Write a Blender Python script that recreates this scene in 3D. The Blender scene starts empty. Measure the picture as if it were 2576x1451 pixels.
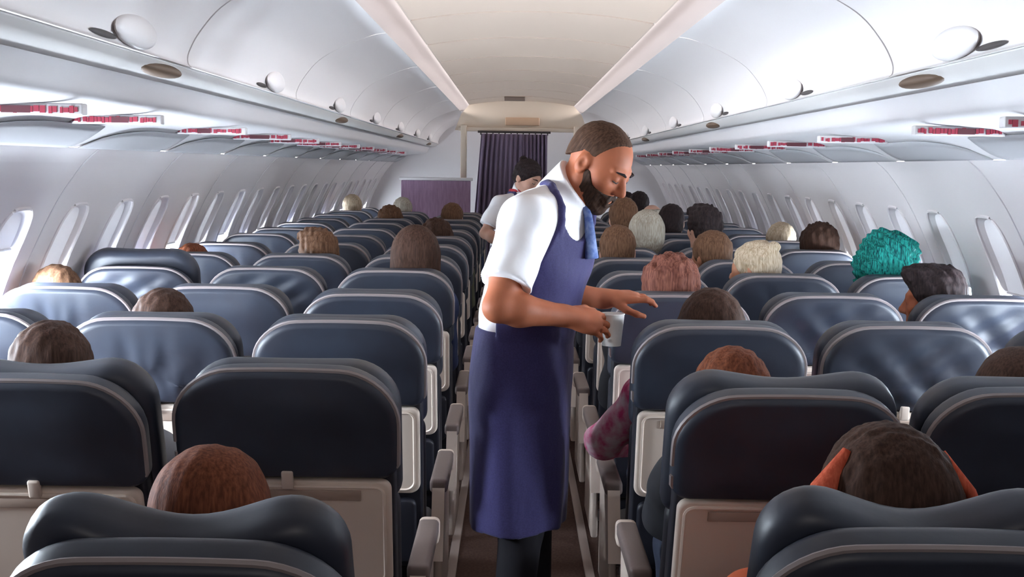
import bpy, bmesh, math, random
import numpy as np
from mathutils import Matrix, Vector, Euler

random.seed(7)
rng = np.random.RandomState(7)
scene = bpy.context.scene
COL = scene.collection
R = math.radians
V3 = lambda *a: np.array(a, dtype=float)

# ------------------------------------------------------------------ camera, world, light, exposure
CAM_Z = 1.54
cam_data = bpy.data.cameras.new('camera')
cam = bpy.data.objects.new('camera', cam_data)
COL.objects.link(cam)
cam_data.sensor_width = 36.0
cam_data.lens = 36.0 * 3041.0 / 2576.0
cam_data.clip_start = 0.05
PITCH, ROLL = math.atan(305 / 3041.0), 0.014
cam.matrix_world = Matrix.Translation((0, 0, CAM_Z)) @ Matrix.Rotation(math.pi / 2 - PITCH, 4, 'X') @ Matrix.Rotation(ROLL, 4, 'Z')
scene.camera = cam
cam_data.dof.use_dof = False

world = bpy.data.worlds.new('world')
scene.world = world
world.use_nodes = True
world.node_tree.nodes['Background'].inputs[0].default_value = (0.75, 0.85, 1.0, 1)
world.node_tree.nodes['Background'].inputs[1].default_value = 1.0

scene.view_settings.view_transform = 'Standard'
scene.view_settings.look = 'None'
scene.view_settings.gamma = 1.0
scene.view_settings.use_curve_mapping = False
scene.view_settings.exposure = 0.38
scene.cycles.use_denoising = True
scene.cycles.max_bounces = 6
scene.cycles.diffuse_bounces = 4
scene.cycles.glossy_bounces = 2
scene.cycles.transmission_bounces = 3
scene.cycles.use_adaptive_sampling = True
scene.cycles.adaptive_threshold = 0.025
scene.cycles.caustics_reflective = False
scene.cycles.caustics_refractive = False
scene.cycles.sample_clamp_indirect = 4.0

COVE_WATT = 3.2          # reflector lamps in the coves, per 1.7 m
SIDE_STRENGTH = 40.0       # strips over the windows
COVE_STRENGTH = 0.8       # fluorescent strips above the bins
PANE_STRENGTH = 225.0      # daylight in the windows
Y0, Y1 = -2.4, 14.6       # cabin extent
XC = 0.07                 # cabin centre line, camera stands left of it

# ------------------------------------------------------------------ helpers
def link(o, parent=None):
    COL.objects.link(o)
    if parent is not None:
        o.parent = parent
    return o

def mesh_from(name, verts, faces, smooth=True):
    me = bpy.data.meshes.new(name)
    me.from_pydata([tuple(map(float, v)) for v in verts], [], [tuple(int(i) for i in f) for f in faces])
    if smooth:
        me.polygons.foreach_set('use_smooth', [True] * len(me.polygons))
    me.update()
    return me

def mesh_np(name, verts, quads):
    me = bpy.data.meshes.new(name)
    n, m = len(verts), len(quads)
    me.vertices.add(n); me.vertices.foreach_set('co', np.asarray(verts, np.float32).ravel())
    me.loops.add(m * 4); me.loops.foreach_set('vertex_index', np.asarray(quads, np.int32).ravel())
    me.polygons.add(m)
    me.polygons.foreach_set('loop_start', np.arange(0, m * 4, 4, dtype=np.int32))
    me.polygons.foreach_set('loop_total', np.full(m, 4, np.int32))
    me.polygons.foreach_set('use_smooth', np.ones(m, bool))
    me.update(calc_edges=True)
    me.validate()
    return me

def setmat(me, m):
    me.materials.clear(); me.materials.append(m); return me

def obj(name, me, parent=None, loc=(0, 0, 0), rot=(0, 0, 0)):
    o = bpy.data.objects.new(name, me)
    o.location = loc; o.rotation_euler = rot
    return link(o, parent)

def tag(o, label=None, cat=None, group=None, kind=None):
    if label: o['label'] = label
    if cat: o['category'] = cat
    if group: o['group'] = group
    if kind: o['kind'] = kind
    return o

def empty(name, loc=(0, 0, 0), rot=(0, 0, 0)):
    o = bpy.data.objects.new(name, None)
    o.empty_display_size = 0.1
    o.location = loc; o.rotation_euler = rot
    return link(o)

class MB:
    """collects shapes into one mesh"""
    def __init__(s): s.v = []; s.f = []
    def add(s, verts, faces):
        b = len(s.v); s.v += [tuple(v) for v in verts]; s.f += [tuple(i + b for i in f) for f in faces]
        return s
    def box(s, lo, hi, r=0.0):
        bm = bmesh.new()
        bmesh.ops.create_cube(bm, size=1)
        lo, hi = Vector(lo), Vector(hi)
        for v in bm.verts:
            v.co = Vector([(lo[i] + hi[i]) / 2 + v.co[i] * (hi[i] - lo[i]) for i in range(3)])
        if r > 0:
            bmesh.ops.bevel(bm, geom=bm.edges[:], offset=r, segments=3, affect='EDGES', profile=0.5)
        bm.verts.ensure_lookup_table()
        bm.verts.index_update()
        s.add([v.co[:] for v in bm.verts], [[v.index for v in f.verts] for f in bm.faces])
        bm.free(); return s
    def tube(s, pts, r, n=8, closed=False):
        pts = [Vector(p) for p in pts]; m = len(pts); verts = []
        for i, p in enumerate(pts):
            a = pts[(i - 1) % m] if (closed or i > 0) else p
            b = pts[(i + 1) % m] if (closed or i < m - 1) else p
            d = (b - a).normalized()
            up = Vector((0, 1, 0)) if abs(d.y) < 0.9 else Vector((0, 0, 1))
            x = d.cross(up).normalized(); y = d.cross(x)
            rr = r[i] if isinstance(r, (list, tuple)) else r
            for k in range(n):
                t = 2 * math.pi * k / n
                verts.append(p + (x * math.cos(t) + y * math.sin(t)) * rr)
        faces = []
        for i in range(m if closed else m - 1):
            j = (i + 1) % m
            for k in range(n):
                l = (k + 1) % n
                faces.append((i * n + k, i * n + l, j * n + l, j * n + k))
        if not closed:
            faces.append(tuple(range(n))); faces.append(tuple((m - 1) * n + k for k in reversed(range(n))))
        return s.add([v[:] for v in verts], faces)
    def prism(s, poly, y0, y1, ny=1):
        """closed polygon in (x, z) swept along y"""
        n = len(poly); verts = []
        for j in range(ny + 1):
            y = y0 + (y1 - y0) * j / ny
            verts += [(p[0], y, p[1]) for p in poly]
        faces = []
        for j in range(ny):
            for k in range(n):
                l = (k + 1) % n
                faces.append((j * n + k, j * n + l, (j + 1) * n + l, (j + 1) * n + k))
        faces.append(tuple(range(n))); faces.append(tuple(ny * n + k for k in reversed(range(n))))
        return s.add(verts, faces)
    def ellipsoid(s, c, r, n=16, m=10):
        verts = []
        for j in range(m + 1):
            ph = math.pi * j / m
            for k in range(n):
                t = 2 * math.pi * k / n
                verts.append((c[0] + r[0] * math.sin(ph) * math.cos(t), c[1] + r[1] * math.sin(ph) * math.sin(t), c[2] + r[2] * math.cos(ph)))
        faces = [(j * n + k, (j + 1) * n + k, (j + 1) * n + (k + 1) % n, j * n + (k + 1) % n) for j in range(m) for k in range(n)]
        return s.add(verts, faces)
    def mesh(s, name, m, smooth=True, fix=True):
        me = mesh_from(name, s.v, s.f, smooth)
        if fix:
            bm = bmesh.new(); bm.from_mesh(me)
            bmesh.ops.recalc_face_normals(bm, faces=bm.faces[:])
            bm.to_mesh(me); bm.free()
        if smooth:
            try: me.set_sharp_from_angle(angle=R(40))
            except Exception: pass
        if m: setmat(me, m)
        return me

# ------------------------------------------------------------------ materials
MATS = {}
def mat(name, col, rough=0.5, spec=0.5, noise=None, bump=None, emit=None, sheen=0.0, coat=0.0, metal=0.0, col2=None):
    if name in MATS: return MATS[name]
    m = bpy.data.materials.new(name); m.use_nodes = True
    nt = m.node_tree; b = nt.nodes['Principled BSDF']
    b.inputs['Base Color'].default_value = (*col, 1)
    b.inputs['Roughness'].default_value = rough
    b.inputs['Specular IOR Level'].default_value = spec
    b.inputs['Metallic'].default_value = metal
    b.inputs['Sheen Weight'].default_value = sheen
    b.inputs['Coat Weight'].default_value = coat
    b.inputs['Coat Roughness'].default_value = 0.42
    tc = None
    def coord():
        nonlocal tc
        if tc is None: tc = nt.nodes.new('ShaderNodeTexCoord')
        return tc.outputs['Object']
    if col2 is not None:
        sc, st = noise or (8, (1, 1, 1))
        mp = nt.nodes.new('ShaderNodeMapping'); mp.inputs['Scale'].default_value = st
        nz = nt.nodes.new('ShaderNodeTexNoise'); nz.inputs['Scale'].default_value = sc; nz.inputs['Detail'].default_value = 4
        rp = nt.nodes.new('ShaderNodeValToRGB')
        rp.color_ramp.elements[0].color = (*col, 1); rp.color_ramp.elements[1].color = (*col2, 1)
        rp.color_ramp.elements[0].position = 0.35; rp.color_ramp.elements[1].position = 0.68
        nt.links.new(coord(), mp.inputs['Vector']); nt.links.new(mp.outputs[0], nz.inputs['Vector'])
        nt.links.new(nz.outputs[0], rp.inputs[0]); nt.links.new(rp.outputs[0], b.inputs['Base Color'])
    if bump:
        sc, st, strength, dist = bump
        mp = nt.nodes.new('ShaderNodeMapping'); mp.inputs['Scale'].default_value = st
        nz = nt.nodes.new('ShaderNodeTexNoise'); nz.inputs['Scale'].default_value = sc; nz.inputs['Detail'].default_value = 3
        bp = nt.nodes.new('ShaderNodeBump'); bp.inputs['Strength'].default_value = strength; bp.inputs['Distance'].default_value = dist
        nt.links.new(coord(), mp.inputs['Vector']); nt.links.new(mp.outputs[0], nz.inputs['Vector'])
        nt.links.new(nz.outputs[0], bp.inputs['Height']); nt.links.new(bp.outputs[0], b.inputs['Normal'])
    if emit:
        b.inputs['Emission Color'].default_value = (*emit[0], 1); b.inputs['Emission Strength'].default_value = emit[1]
    MATS[name] = m
    return m

one = (1, 1, 1)
M_WHITE = mat('white_cabin_plastic', (0.80, 0.775, 0.785), 0.38, 0.5, bump=(60, one, 0.03, 0.002))
M_BIN = mat('white_bin_plastic', (0.82, 0.785, 0.785), 0.36, 0.5, bump=(3, one, 0.05, 0.01))
M_WALL = mat('pale_sidewall_plastic', (0.78, 0.745, 0.755), 0.45, 0.5, bump=(40, one, 0.03, 0.002))
M_CEIL = mat('warm_ceiling_panel', (0.62, 0.505, 0.42), 0.55, 0.3, bump=(40, one, 0.03, 0.002))
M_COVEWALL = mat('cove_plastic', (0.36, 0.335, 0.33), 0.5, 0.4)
M_SEAM = mat('grey_seam', (0.16, 0.12, 0.10), 0.6)
M_RAIL = mat('cream_lip_plastic', (0.76, 0.735, 0.72), 0.4)
M_PSU = mat('grey_service_panel', (0.70, 0.68, 0.695), 0.45)
M_SCOOP_SHADE = mat('grey_scoop_shade', (0.42, 0.42, 0.44), 0.55, bump=(200, (1, 8, 1), 0.2, 0.002))  # darker grey carries the shade under the cove scoops
M_DARK = mat('dark_gap', (0.035, 0.028, 0.028), 0.6)
M_BROWN = mat('brown_recess', (0.11, 0.07, 0.045), 0.55)
M_RED = mat('red_sign', (0.34, 0.025, 0.055), 0.5)
M_SIGNDARK = mat('dark_sign_plate', (0.10, 0.02, 0.03), 0.4)
M_COVE = mat('cove_light', (0.9, 0.88, 0.86), 0.5, emit=((1.0, 0.93, 0.90), COVE_STRENGTH))
M_SIDE = [mat('sidewall_light_' + n, (0.9, 0.9, 0.9), 0.5, emit=((1.0, 0.93, 0.92), SIDE_STRENGTH * f)) for n, f in (('left', 1.5), ('right', 0.85))]
M_PANE = mat('window_daylight', (0.8, 0.85, 0.9), 0.2, emit=((0.78, 0.89, 1.0), PANE_STRENGTH))
M_SHADE = mat('window_shade', (0.80, 0.78, 0.80), 0.5)
def thin_translucent(m, fac):
    nt = m.node_tree; b = nt.nodes['Principled BSDF']; out = nt.nodes['Material Output']
    tr = nt.nodes.new('ShaderNodeBsdfTranslucent'); tr.inputs['Color'].default_value = (0.95, 0.90, 0.92, 1)
    mx = nt.nodes.new('ShaderNodeMixShader'); mx.inputs[0].default_value = fac
    nt.links.new(b.outputs[0], mx.inputs[1]); nt.links.new(tr.outputs[0], mx.inputs[2]); nt.links.new(mx.outputs[0], out.inputs['Surface'])
thin_translucent(M_SHADE, 0.0010)
M_LEATHER = mat('navy_leather', (0.020, 0.022, 0.034), 0.47, 0.35, bump=(28, one, 0.15, 0.004), col2=(0.025, 0.032, 0.050), noise=(7, one), coat=0.22)
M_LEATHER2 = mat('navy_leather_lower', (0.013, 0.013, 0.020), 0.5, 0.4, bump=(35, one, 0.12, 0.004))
M_EDGE_HIGHLIGHT = mat('painted_edge_highlight', (0.26, 0.22, 0.22), 0.45, 0.5)  # pale grey stands in for rim light on the seat edges
M_TRAY = mat('beige_tray', (0.74, 0.62, 0.53), 0.45, 0.4, bump=(80, one, 0.03, 0.002))
M_TRAYREC = mat('beige_tray_recess', (0.36, 0.27, 0.22), 0.5)
M_ARM = mat('armrest_leather', (0.16, 0.12, 0.11), 0.5, 0.4, bump=(50, one, 0.1, 0.003))
M_ARMCAP = mat('beige_armrest_plastic', (0.62, 0.51, 0.44), 0.45, 0.4)
M_METAL = mat('grey_metal', (0.35, 0.33, 0.33), 0.35, metal=0.8)
M_FLOOR = mat('brown_carpet', (0.060, 0.034, 0.028), 0.95, 0.1, noise=(90, one), col2=(0.09, 0.055, 0.045), bump=(300, one, 0.4, 0.004))
M_STRIP = mat('floor_strip', (0.34, 0.27, 0.24), 0.5)
M_CURTAIN = mat('purple_grey_curtain', (0.15, 0.115, 0.17), 0.85, 0.15, noise=(14, (6, 1, 0.3)), col2=(0.20, 0.155, 0.23), bump=(120, one, 0.15, 0.002))
M_PART = mat('mauve_partition', (0.27, 0.17, 0.26), 0.85, 0.2, noise=(20, (3, 1, 0.4)), col2=(0.35, 0.23, 0.34))
M_HEADER = mat('beige_header', (0.66, 0.57, 0.47), 0.5)
M_SIGNBROWN = mat('brown_sign', (0.45, 0.30, 0.20), 0.5)

def skin_mat(name, c):
    m = mat(name, c, 0.56, 0.25, noise=(22, one), col2=tuple(x * 0.88 for x in c), bump=(120, one, 0.06, 0.002))
    b = m.node_tree.nodes['Principled BSDF']
    b.inputs['Subsurface Weight'].default_value = 0.12
    b.inputs['Subsurface Radius'].default_value = (0.01, 0.004, 0.002)
    b.inputs['Subsurface Scale'].default_value = 0.5
    return m
M_SKIN = skin_mat('tan_skin', (0.37, 0.118, 0.058))
M_SKIN2 = skin_mat('light_skin', (0.62, 0.36, 0.27))
M_SKIN3 = skin_mat('warm_skin', (0.50, 0.24, 0.15))
def hair_mat(name, c, c2):
    return mat(name, c, 0.70, 0.09, noise=(22, (9, 9, 0.8)), col2=c2, bump=(60, (8, 8, 0.7), 0.30, 0.002))
H_BROWN = hair_mat('dark_brown_hair', (0.030, 0.016, 0.012), (0.065, 0.034, 0.024))
H_BLACK = hair_mat('black_hair', (0.014, 0.010, 0.011), (0.035, 0.024, 0.024))
H_RED = hair_mat('auburn_hair', (0.085, 0.026, 0.014), (0.19, 0.062, 0.030))
H_MID = hair_mat('chestnut_hair', (0.075, 0.038, 0.022), (0.16, 0.085, 0.05))
H_CURL = hair_mat('reddish_curly_hair', (0.075, 0.024, 0.018), (0.19, 0.075, 0.052))
H_BLOND = hair_mat('blond_hair', (0.34, 0.25, 0.16), (0.60, 0.50, 0.38))
H_TEAL = hair_mat('teal_hair', (0.004, 0.035, 0.042), (0.02, 0.30, 0.25))
H_GREY = hair_mat('ash_blond_hair', (0.26, 0.22, 0.17), (0.46, 0.42, 0.36))
M_SHIRT = mat('white_shirt', (0.90, 0.885, 0.91), 0.75, 0.2, sheen=0.1, bump=(14, (1, 1, 0.6), 0.25, 0.012))
M_APRON = mat('navy_apron', (0.026, 0.022, 0.082), 0.75, 0.2, sheen=0.1, noise=(250, one), col2=(0.036, 0.031, 0.105), bump=(9, (1, 1, 0.5), 0.5, 0.02))
M_TROUSER = mat('black_trousers', (0.010, 0.009, 0.012), 0.8, 0.2)
M_SHOE = mat('black_shoes', (0.012, 0.011, 0.011), 0.3, 0.5)
M_TIE = mat('blue_tie', (0.06, 0.11, 0.33), 0.55, 0.4, noise=(60, (1, 1, 1)), col2=(0.20, 0.28, 0.52))
M_SCARF = mat('red_scarf', (0.42, 0.02, 0.035), 0.6)
M_CUP = mat('white_paper_cup', (0.85, 0.83, 0.80), 0.6)
M_EYE = mat('eye_white', (0.75, 0.72, 0.68), 0.2)
M_LASH = mat('dark_lashes', (0.015, 0.009, 0.007), 0.6)
M_LIP = mat('lips', (0.36, 0.13, 0.10), 0.45)
CLOTH = [mat('charcoal_top', (0.03, 0.03, 0.035), 0.85, 0.15), mat('grey_top', (0.20, 0.20, 0.22), 0.85, 0.15),
         mat('navy_top', (0.03, 0.04, 0.09), 0.85, 0.15), mat('rust_top', (0.42, 0.09, 0.04), 0.85, 0.15),
         mat('black_top', (0.010, 0.010, 0.012), 0.85, 0.15), mat('olive_top', (0.12, 0.12, 0.08), 0.85, 0.15)]
M_FLORAL = mat('pink_floral_top', (0.60, 0.45, 0.50), 0.8, 0.15, noise=(26, one), col2=(0.50, 0.05, 0.16))
M_JEANS = mat('dark_jeans', (0.03, 0.035, 0.055), 0.85, 0.15)

# ------------------------------------------------------------------ cabin shell
def spline(pts, n):
    """smooth resample of a polyline (Catmull-Rom)"""
    P = [np.array(p, float) for p in pts]; P = [2 * P[0] - P[1]] + P + [2 * P[-1] - P[-2]]
    out = []
    for i in range(1, len(P) - 2):
        for k in range(n):
            t = k / n; a, b, c, d = P[i - 1], P[i], P[i + 1], P[i + 2]
            out.append(0.5 * ((2 * b) + (c - a) * t + (2 * a - 5 * b + 4 * c - d) * t * t + (3 * b - a - 3 * c + d) * t ** 3))
    out.append(P[-2]); return out

def sx(side, x): return XC + side * x

# floor
mb = MB().box((-2.1, Y0, -0.06), (2.2, Y1, 0.0))
tag(obj('floor', mb.mesh('floor', M_FLOOR, False)), kind='structure')
for side, nm in ((-1, 'trim_1'), (1, 'trim_2')):
    xa = -0.215 if side < 0 else 0.31
    mb = MB().box((xa - 0.018, Y0, 0), (xa + 0.018, Y1 - 2.6, 0.012), 0.003)
    tag(obj(nm, mb.mesh(nm, M_STRIP)), kind='structure')

# ceiling: arched panels about a metre long with dark seams between them
CZ = 2.195
def ceil_z(x): return CZ - 0.045 * (abs(x) / 0.52) ** 2.2
mb = MB()
seams = [5.2 + 1.03 * k for k in range(-8, 10)]
for a, b in zip(seams[:-1], seams[1:]):
    a2, b2 = max(a + 0.02, Y0), min(b - 0.02, Y1)
    if b2 <= a2: continue
    xs = np.linspace(-0.52, 0.52, 17)
    poly = [(XC + x, ceil_z(x)) for x in xs] + [(XC + x, ceil_z(x) + 0.03) for x in xs[::-1]]
    mb.prism(poly, a2, b2)
tag(obj('ceiling', mb.mesh('ceiling', M_CEIL)), kind='structure')
xs = np.linspace(-0.52, 0.52, 13)
mb = MB().prism([(XC + x, ceil_z(x) + 0.032) for x in xs] + [(XC + x, ceil_z(x) + 0.07) for x in xs[::-1]], Y0, Y1)
tag(obj('trim_3', mb.mesh('trim_3', M_SEAM)), kind='structure')
# roof skin over everything, so that no sky leaks in above the bins
mb = MB().box((-2.2, Y0, 2.30), (2.3, Y1, 2.36))
tag(obj('ceiling_roof', mb.mesh('ceiling_roof', M_WHITE, False)), kind='structure')

# sidewalls with a window opening per frame bay
WALLP = [(1.50, 1.585), (1.555, 1.535), (1.64, 1.42), (1.72, 1.27), (1.785, 1.12), (1.825, 0.95), (1.845, 0.75), (1.84, 0.5), (1.81, 0.22), (1.76, 0.0)]
WP = np.array(spline(WALLP, 8))
def wall_x(z):
    return float(np.interp(z, WP[::-1, 1], WP[::-1, 0]))
BAY = 0.533
WY = [Y0 + 0.2 + BAY * (k + 0.5) for k in range(int((Y1 - Y0 - 0.4) / BAY))]
WZ, WHZ, WHY = 1.195, 0.185, 0.120
def superell(t, a, b, p=3.6):
    c, s = math.cos(t), math.sin(t)
    return (a * math.copysign(abs(c) ** (2 / p), c), b * math.copysign(abs(s) ** (2 / p), s))
def rect_ray(t, a, b):
    c, s = math.cos(t), math.sin(t)
    k = min(a / abs(c) if abs(c) > 1e-9 else 1e9, b / abs(s) if abs(s) > 1e-9 else 1e9)
    return (c * k, s * k)
ang = [math.atan2(s * WHZ * 2.4, c * BAY / 2) for c, s in ()]
NA = 72
zt, zb = 1.535, 0.72
cz_bay, hz_bay = (zt + zb) / 2, (zt - zb) / 2
angs = sorted(set([2 * math.pi * k / NA for k in range(NA)] + [math.atan2(sg2 * hz_bay, sg1 * BAY / 2) % (2 * math.pi) for sg1 in (1, -1) for sg2 in (1, -1)]))
for side, nm in ((-1, 'wall_left'), (1, 'wall_right')):
    mb = MB()
    for yc in WY:
        rings = []
        for f in (0, 0.25, 0.5, 0.75, 1.0):
            ring = []
            for t in angs:
                o_ = rect_ray(t, BAY / 2 + 0.0004, hz_bay); i_ = superell(t, WHY, WHZ)
                y = yc + o_[0] * (1 - f) + i_[0] * f
                z = (cz_bay + o_[1]) * (1 - f) + (WZ + i_[1]) * f
                ring.append((sx(side, wall_x(z)), y, z))
            rings.append(ring)
        ring = []
        for t in angs:      # reveal, sinking outward
            i_ = superell(t, WHY - 0.015, WHZ - 0.015); z = WZ + i_[1]
            ring.append((sx(side, wall_x(z) + 0.035), yc + i_[0], z))
        rings.append(ring)
        n = len(angs)
        mb.add([p for r_ in rings for p in r_], [(j * n + k, j * n + (k + 1) % n, (j + 1) * n + (k + 1) % n, (j + 1) * n + k) for j in range(len(rings) - 1) for k in range(n)])
    # bands above and below the windows
    up = [(sx(side, x), z) for x, z in WP if z >= zt - 1e-6]
    lowp = [(sx(side, x), z) for x, z in WP if z <= zb]
    up.append((sx(side, wall_x(zt)), zt)); lowp.insert(0, (sx(side, wall_x(zb)), zb))
    for band in (up, lowp):
        mb.add([(x, y, z) for y in (Y0, Y1) for x, z in band], [(k, k + 1, len(band) + k + 1, len(band) + k) for k in range(len(band) - 1)])
    for ya, yb in ((Y0, WY[0] - BAY / 2), (WY[-1] + BAY / 2, Y1)):
        band = [(sx(side, wall_x(z)), z) for z in np.linspace(zt, zb, 12)]
        mb.add([(x, y, z) for y in (ya, yb) for x, z in band], [(k, k + 1, len(band) + k + 1, len(band) + k) for k in range(len(band) - 1)])
    # outer skin behind the panels
    band = [(sx(side, x + 0.09), z) for x, z in WP[::4]]
    mb.add([(x, y, z) for y in (Y0, Y1) for x, z in band], [(k, k + 1, len(band) + k + 1, len(band) + k) for k in range(len(band) - 1)])
    w = obj(nm, mb.mesh(nm, M_WALL, fix=False)); tag(w, kind='structure')
    for k in range(1, len(WY), 2):      # joints between the sidewall panels
        yj = WY[k] + BAY / 2
        me = MB().tube([(sx(side, x - 0.0005), yj, z) for x, z in WP[::4]], 0.0035, 5).mesh('panel_joint', M_PSU)
        obj('panel_joint', me, w)

n_win = 0
def window(side, yc, shade_frac):
    """one cabin window: bezel, pane with daylight, pulled-down shade"""
    global n_win
    n_win += 1
    nm = 'window_%d' % n_win
    root = tag(empty(nm, (sx(side, wall_x(WZ)), yc, WZ)), kind='structure')
    ox, oy, oz = root.location
    n = 40; ts = [2 * math.pi * k / n for k in range(n)]
    def pt(t, a, b, dx):
        p = superell(t, a, b); z = WZ + p[1]
        return (sx(side, wall_x(z) + dx) - ox, p[0], z - oz)
    m1 = MB().tube([pt(t, WHY + 0.004, WHZ + 0.004, -0.001) for t in ts], 0.007, 6, True)
    obj('window_frame', m1.mesh('window_frame', M_WALL), root)
    zs = np.linspace(WHZ - 0.012, -WHZ + 0.012, 15)
    def hw(z): return (WHY - 0.012) * max(0.0, 1 - abs(z / (WHZ - 0.005)) ** 3.6) ** (1 / 3.6)
    def strip(z0, z1, dx, more=0.0):
        zz = np.linspace(z0, z1, 14)
        ve = []
        for z in zz:
            for y in (-hw(z) - more, hw(z) + more): ve.append((sx(side, wall_x(WZ + z) + dx) - ox, y, z))
        return ve, [(2 * k, 2 * k + 1, 2 * k + 3, 2 * k + 2) for k in range(len(zz) - 1)]
    zc = WHZ - 0.013 - shade_frac * (2 * WHZ - 0.026)
    m2 = MB().add(*strip(WHZ - 0.006, zc, 0.022, 0.007))
    if True:
        m2.tube([(sx(side, wall_x(WZ + zc) + 0.018) - ox, y, zc) for y in np.linspace(-hw(zc), hw(zc), 5)], 0.005, 6)
        m3 = MB().add(*strip(WHZ - 0.0125, -WHZ + 0.0125, 0.031))
        if yc > 2.2: obj('pane', m3.mesh('pane', M_PANE, fix=False), root)
    obj('window_shade', m2.mesh('window_shade', M_SHADE, fix=False), root)
SH_L, SH_R = {}, {}
for side in (-1, 1):
    for k, yc in enumerate(WY):
        if yc < (2.2 if side < 0 else 2.75): f = 1.0
        elif yc < (4.3 if side < 0 else 4.2): f = 0.36 if side < 0 else 0.56
        elif side < 0: f = [0.72, 0.66, 0.76, 0.68, 0.78, 0.72][k % 6]
        else: f = [0.80, 0.84, 0.76, 0.82, 0.86, 0.78][k % 6]
        if yc > 7.5: f = min(0.9, f + 0.12)
        window(side, yc, f)

# end walls
mb = MB().box((-2.1, Y1, 0), (2.2, Y1 + 0.05, 2.36)); tag(obj('wall_front', mb.mesh('wall_front', M_WHITE, False)), kind='structure')
mb = MB().box((-2.1, Y0 - 0.05, 0), (2.2, Y0, 2.36)); tag(obj('wall_back', mb.mesh('wall_back', M_DARK, False)), kind='structure')

# service panel band (between the bins and the sidewall)
PSUP = [(1.075, 1.775), (1.095, 1.735), (1.115, 1.700), (1.16, 1.684), (1.26, 1.676), (1.35, 1.666), (1.42, 1.630), (1.47, 1.602), (1.50, 1.586)]
for side, nm in ((-1, 'trim_4'), (1, 'trim_5')):
    P = spline(PSUP, 5)
    poly = [(sx(side, p[0]), p[1]) for p in P] + [(sx(side, p[0]), p[1] + 0.03) for p in P[::-1]]
    mb = MB().prism(poly, Y0, Y1)
    tag(obj(nm, mb.mesh(nm, M_PSU)), kind='structure')
# continuous lip under the bins
LIP = [(0.985, 1.80), (1.0, 1.785), (1.03, 1.768), (1.075, 1.765), (1.10, 1.772), (1.12, 1.80), (1.06, 1.83), (0.99, 1.83)]
for side, nm in ((-1, 'trim_6'), (1, 'trim_7')):
    mb = MB().prism([(sx(side, x), z) for x, z in LIP], Y0, Y1)
    tag(obj(nm, mb.mesh(nm, M_RAIL)), kind='structure')
# white coves between the ceiling panels and the bins, lamp strips lying behind the bin tops
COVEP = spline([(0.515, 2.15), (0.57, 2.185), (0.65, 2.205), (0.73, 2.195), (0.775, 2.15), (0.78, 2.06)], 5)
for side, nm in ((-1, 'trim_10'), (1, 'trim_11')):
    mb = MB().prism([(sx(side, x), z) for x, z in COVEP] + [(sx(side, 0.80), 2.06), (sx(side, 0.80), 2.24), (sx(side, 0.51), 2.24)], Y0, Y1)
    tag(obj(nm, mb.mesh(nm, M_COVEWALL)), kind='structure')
ORD7 = ['first', 'second', 'third', 'fourth', 'fifth', 'sixth', 'seventh']
for side in (-1, 1):
    segs = [(2.3 + 1.75 * k, 2.3 + 1.75 * (k + 1) - 0.03) for k in range(7)]
    sname = 'left' if side < 0 else 'right'
    for i, (a, b) in enumerate(segs):
        mb = MB().prism([(sx(side, 0.725), 2.085), (sx(side, 0.755), 2.085), (sx(side, 0.755), 2.14), (sx(side, 0.735), 2.14)], a, b)
        o = obj('cove_light', mb.mesh('cove_light', M_COVE, False))
        tag(o, 'lamp strip glowing in the %s ceiling cove, %s from the camera' % (sname, ORD7[i]), 'light', 'cove lamp strips beside the ceiling')
        ld = bpy.data.lights.new('cove_lamp', 'AREA'); ld.shape = 'RECTANGLE'; ld.size = b - a; ld.size_y = 0.04
        ld.energy = COVE_WATT * (0.16 if i == 0 else 1.0); ld.color = (1.0, 0.95, 0.95); ld.spread = R(80)
        lo_ = bpy.data.objects.new('cove_lamp', ld); COL.objects.link(lo_); lo_.parent = o
        d_ = Vector((-side, 0, -0.16)).normalized(); zax = -d_; xax = Vector((0, 1, 0)); yax = zax.cross(xax)
        lo_.matrix_local = Matrix(((xax.x, yax.x, zax.x, sx(side, 0.715)), (xax.y, yax.y, zax.y, (a + b) / 2), (xax.z, yax.z, zax.z, 2.115), (0, 0, 0, 1)))
# unseen fill lamp added behind the camera, shining forward along the aisle
gl = bpy.data.lights.new('rear_fill_lamp', 'AREA'); gl.shape = 'RECTANGLE'; gl.size = 1.1; gl.size_y = 0.3
gl.energy = 6.0; gl.color = (1.0, 0.92, 0.87); gl.spread = R(130)
go = bpy.data.objects.new('rear_fill_lamp', gl); COL.objects.link(go)
go.location = (XC, Y0 + 0.5, 2.02); go.rotation_euler = (R(90 - 9), 0, 0)
# sidewall lamps: strips recessed at the outer edge of the service panels, washing down the walls
for side in (-1, 1):
    sname = 'left' if side < 0 else 'right'
    for i in range(7):
        a = 2.3 + 1.75 * i
        mb = MB().prism([(sx(side, 1.498), 1.592), (sx(side, 1.528), 1.575), (sx(side, 1.532), 1.583), (sx(side, 1.502), 1.600)], a, a + 1.72)
        o = obj('wall_light', mb.mesh('wall_light', M_SIDE[0 if side < 0 else 1], False))
        tag(o, 'thin lamp strip above the %s windows, %s from the camera' % (sname, ORD7[i]), 'light', 'lamp strips above the windows')

ORD = ['first', 'second', 'third', 'fourth', 'fifth', 'sixth', 'seventh', 'eighth', 'ninth', 'tenth', 'eleventh', 'twelfth', 'thirteenth', 'fourteenth', 'fifteenth', 'sixteenth']
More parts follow.
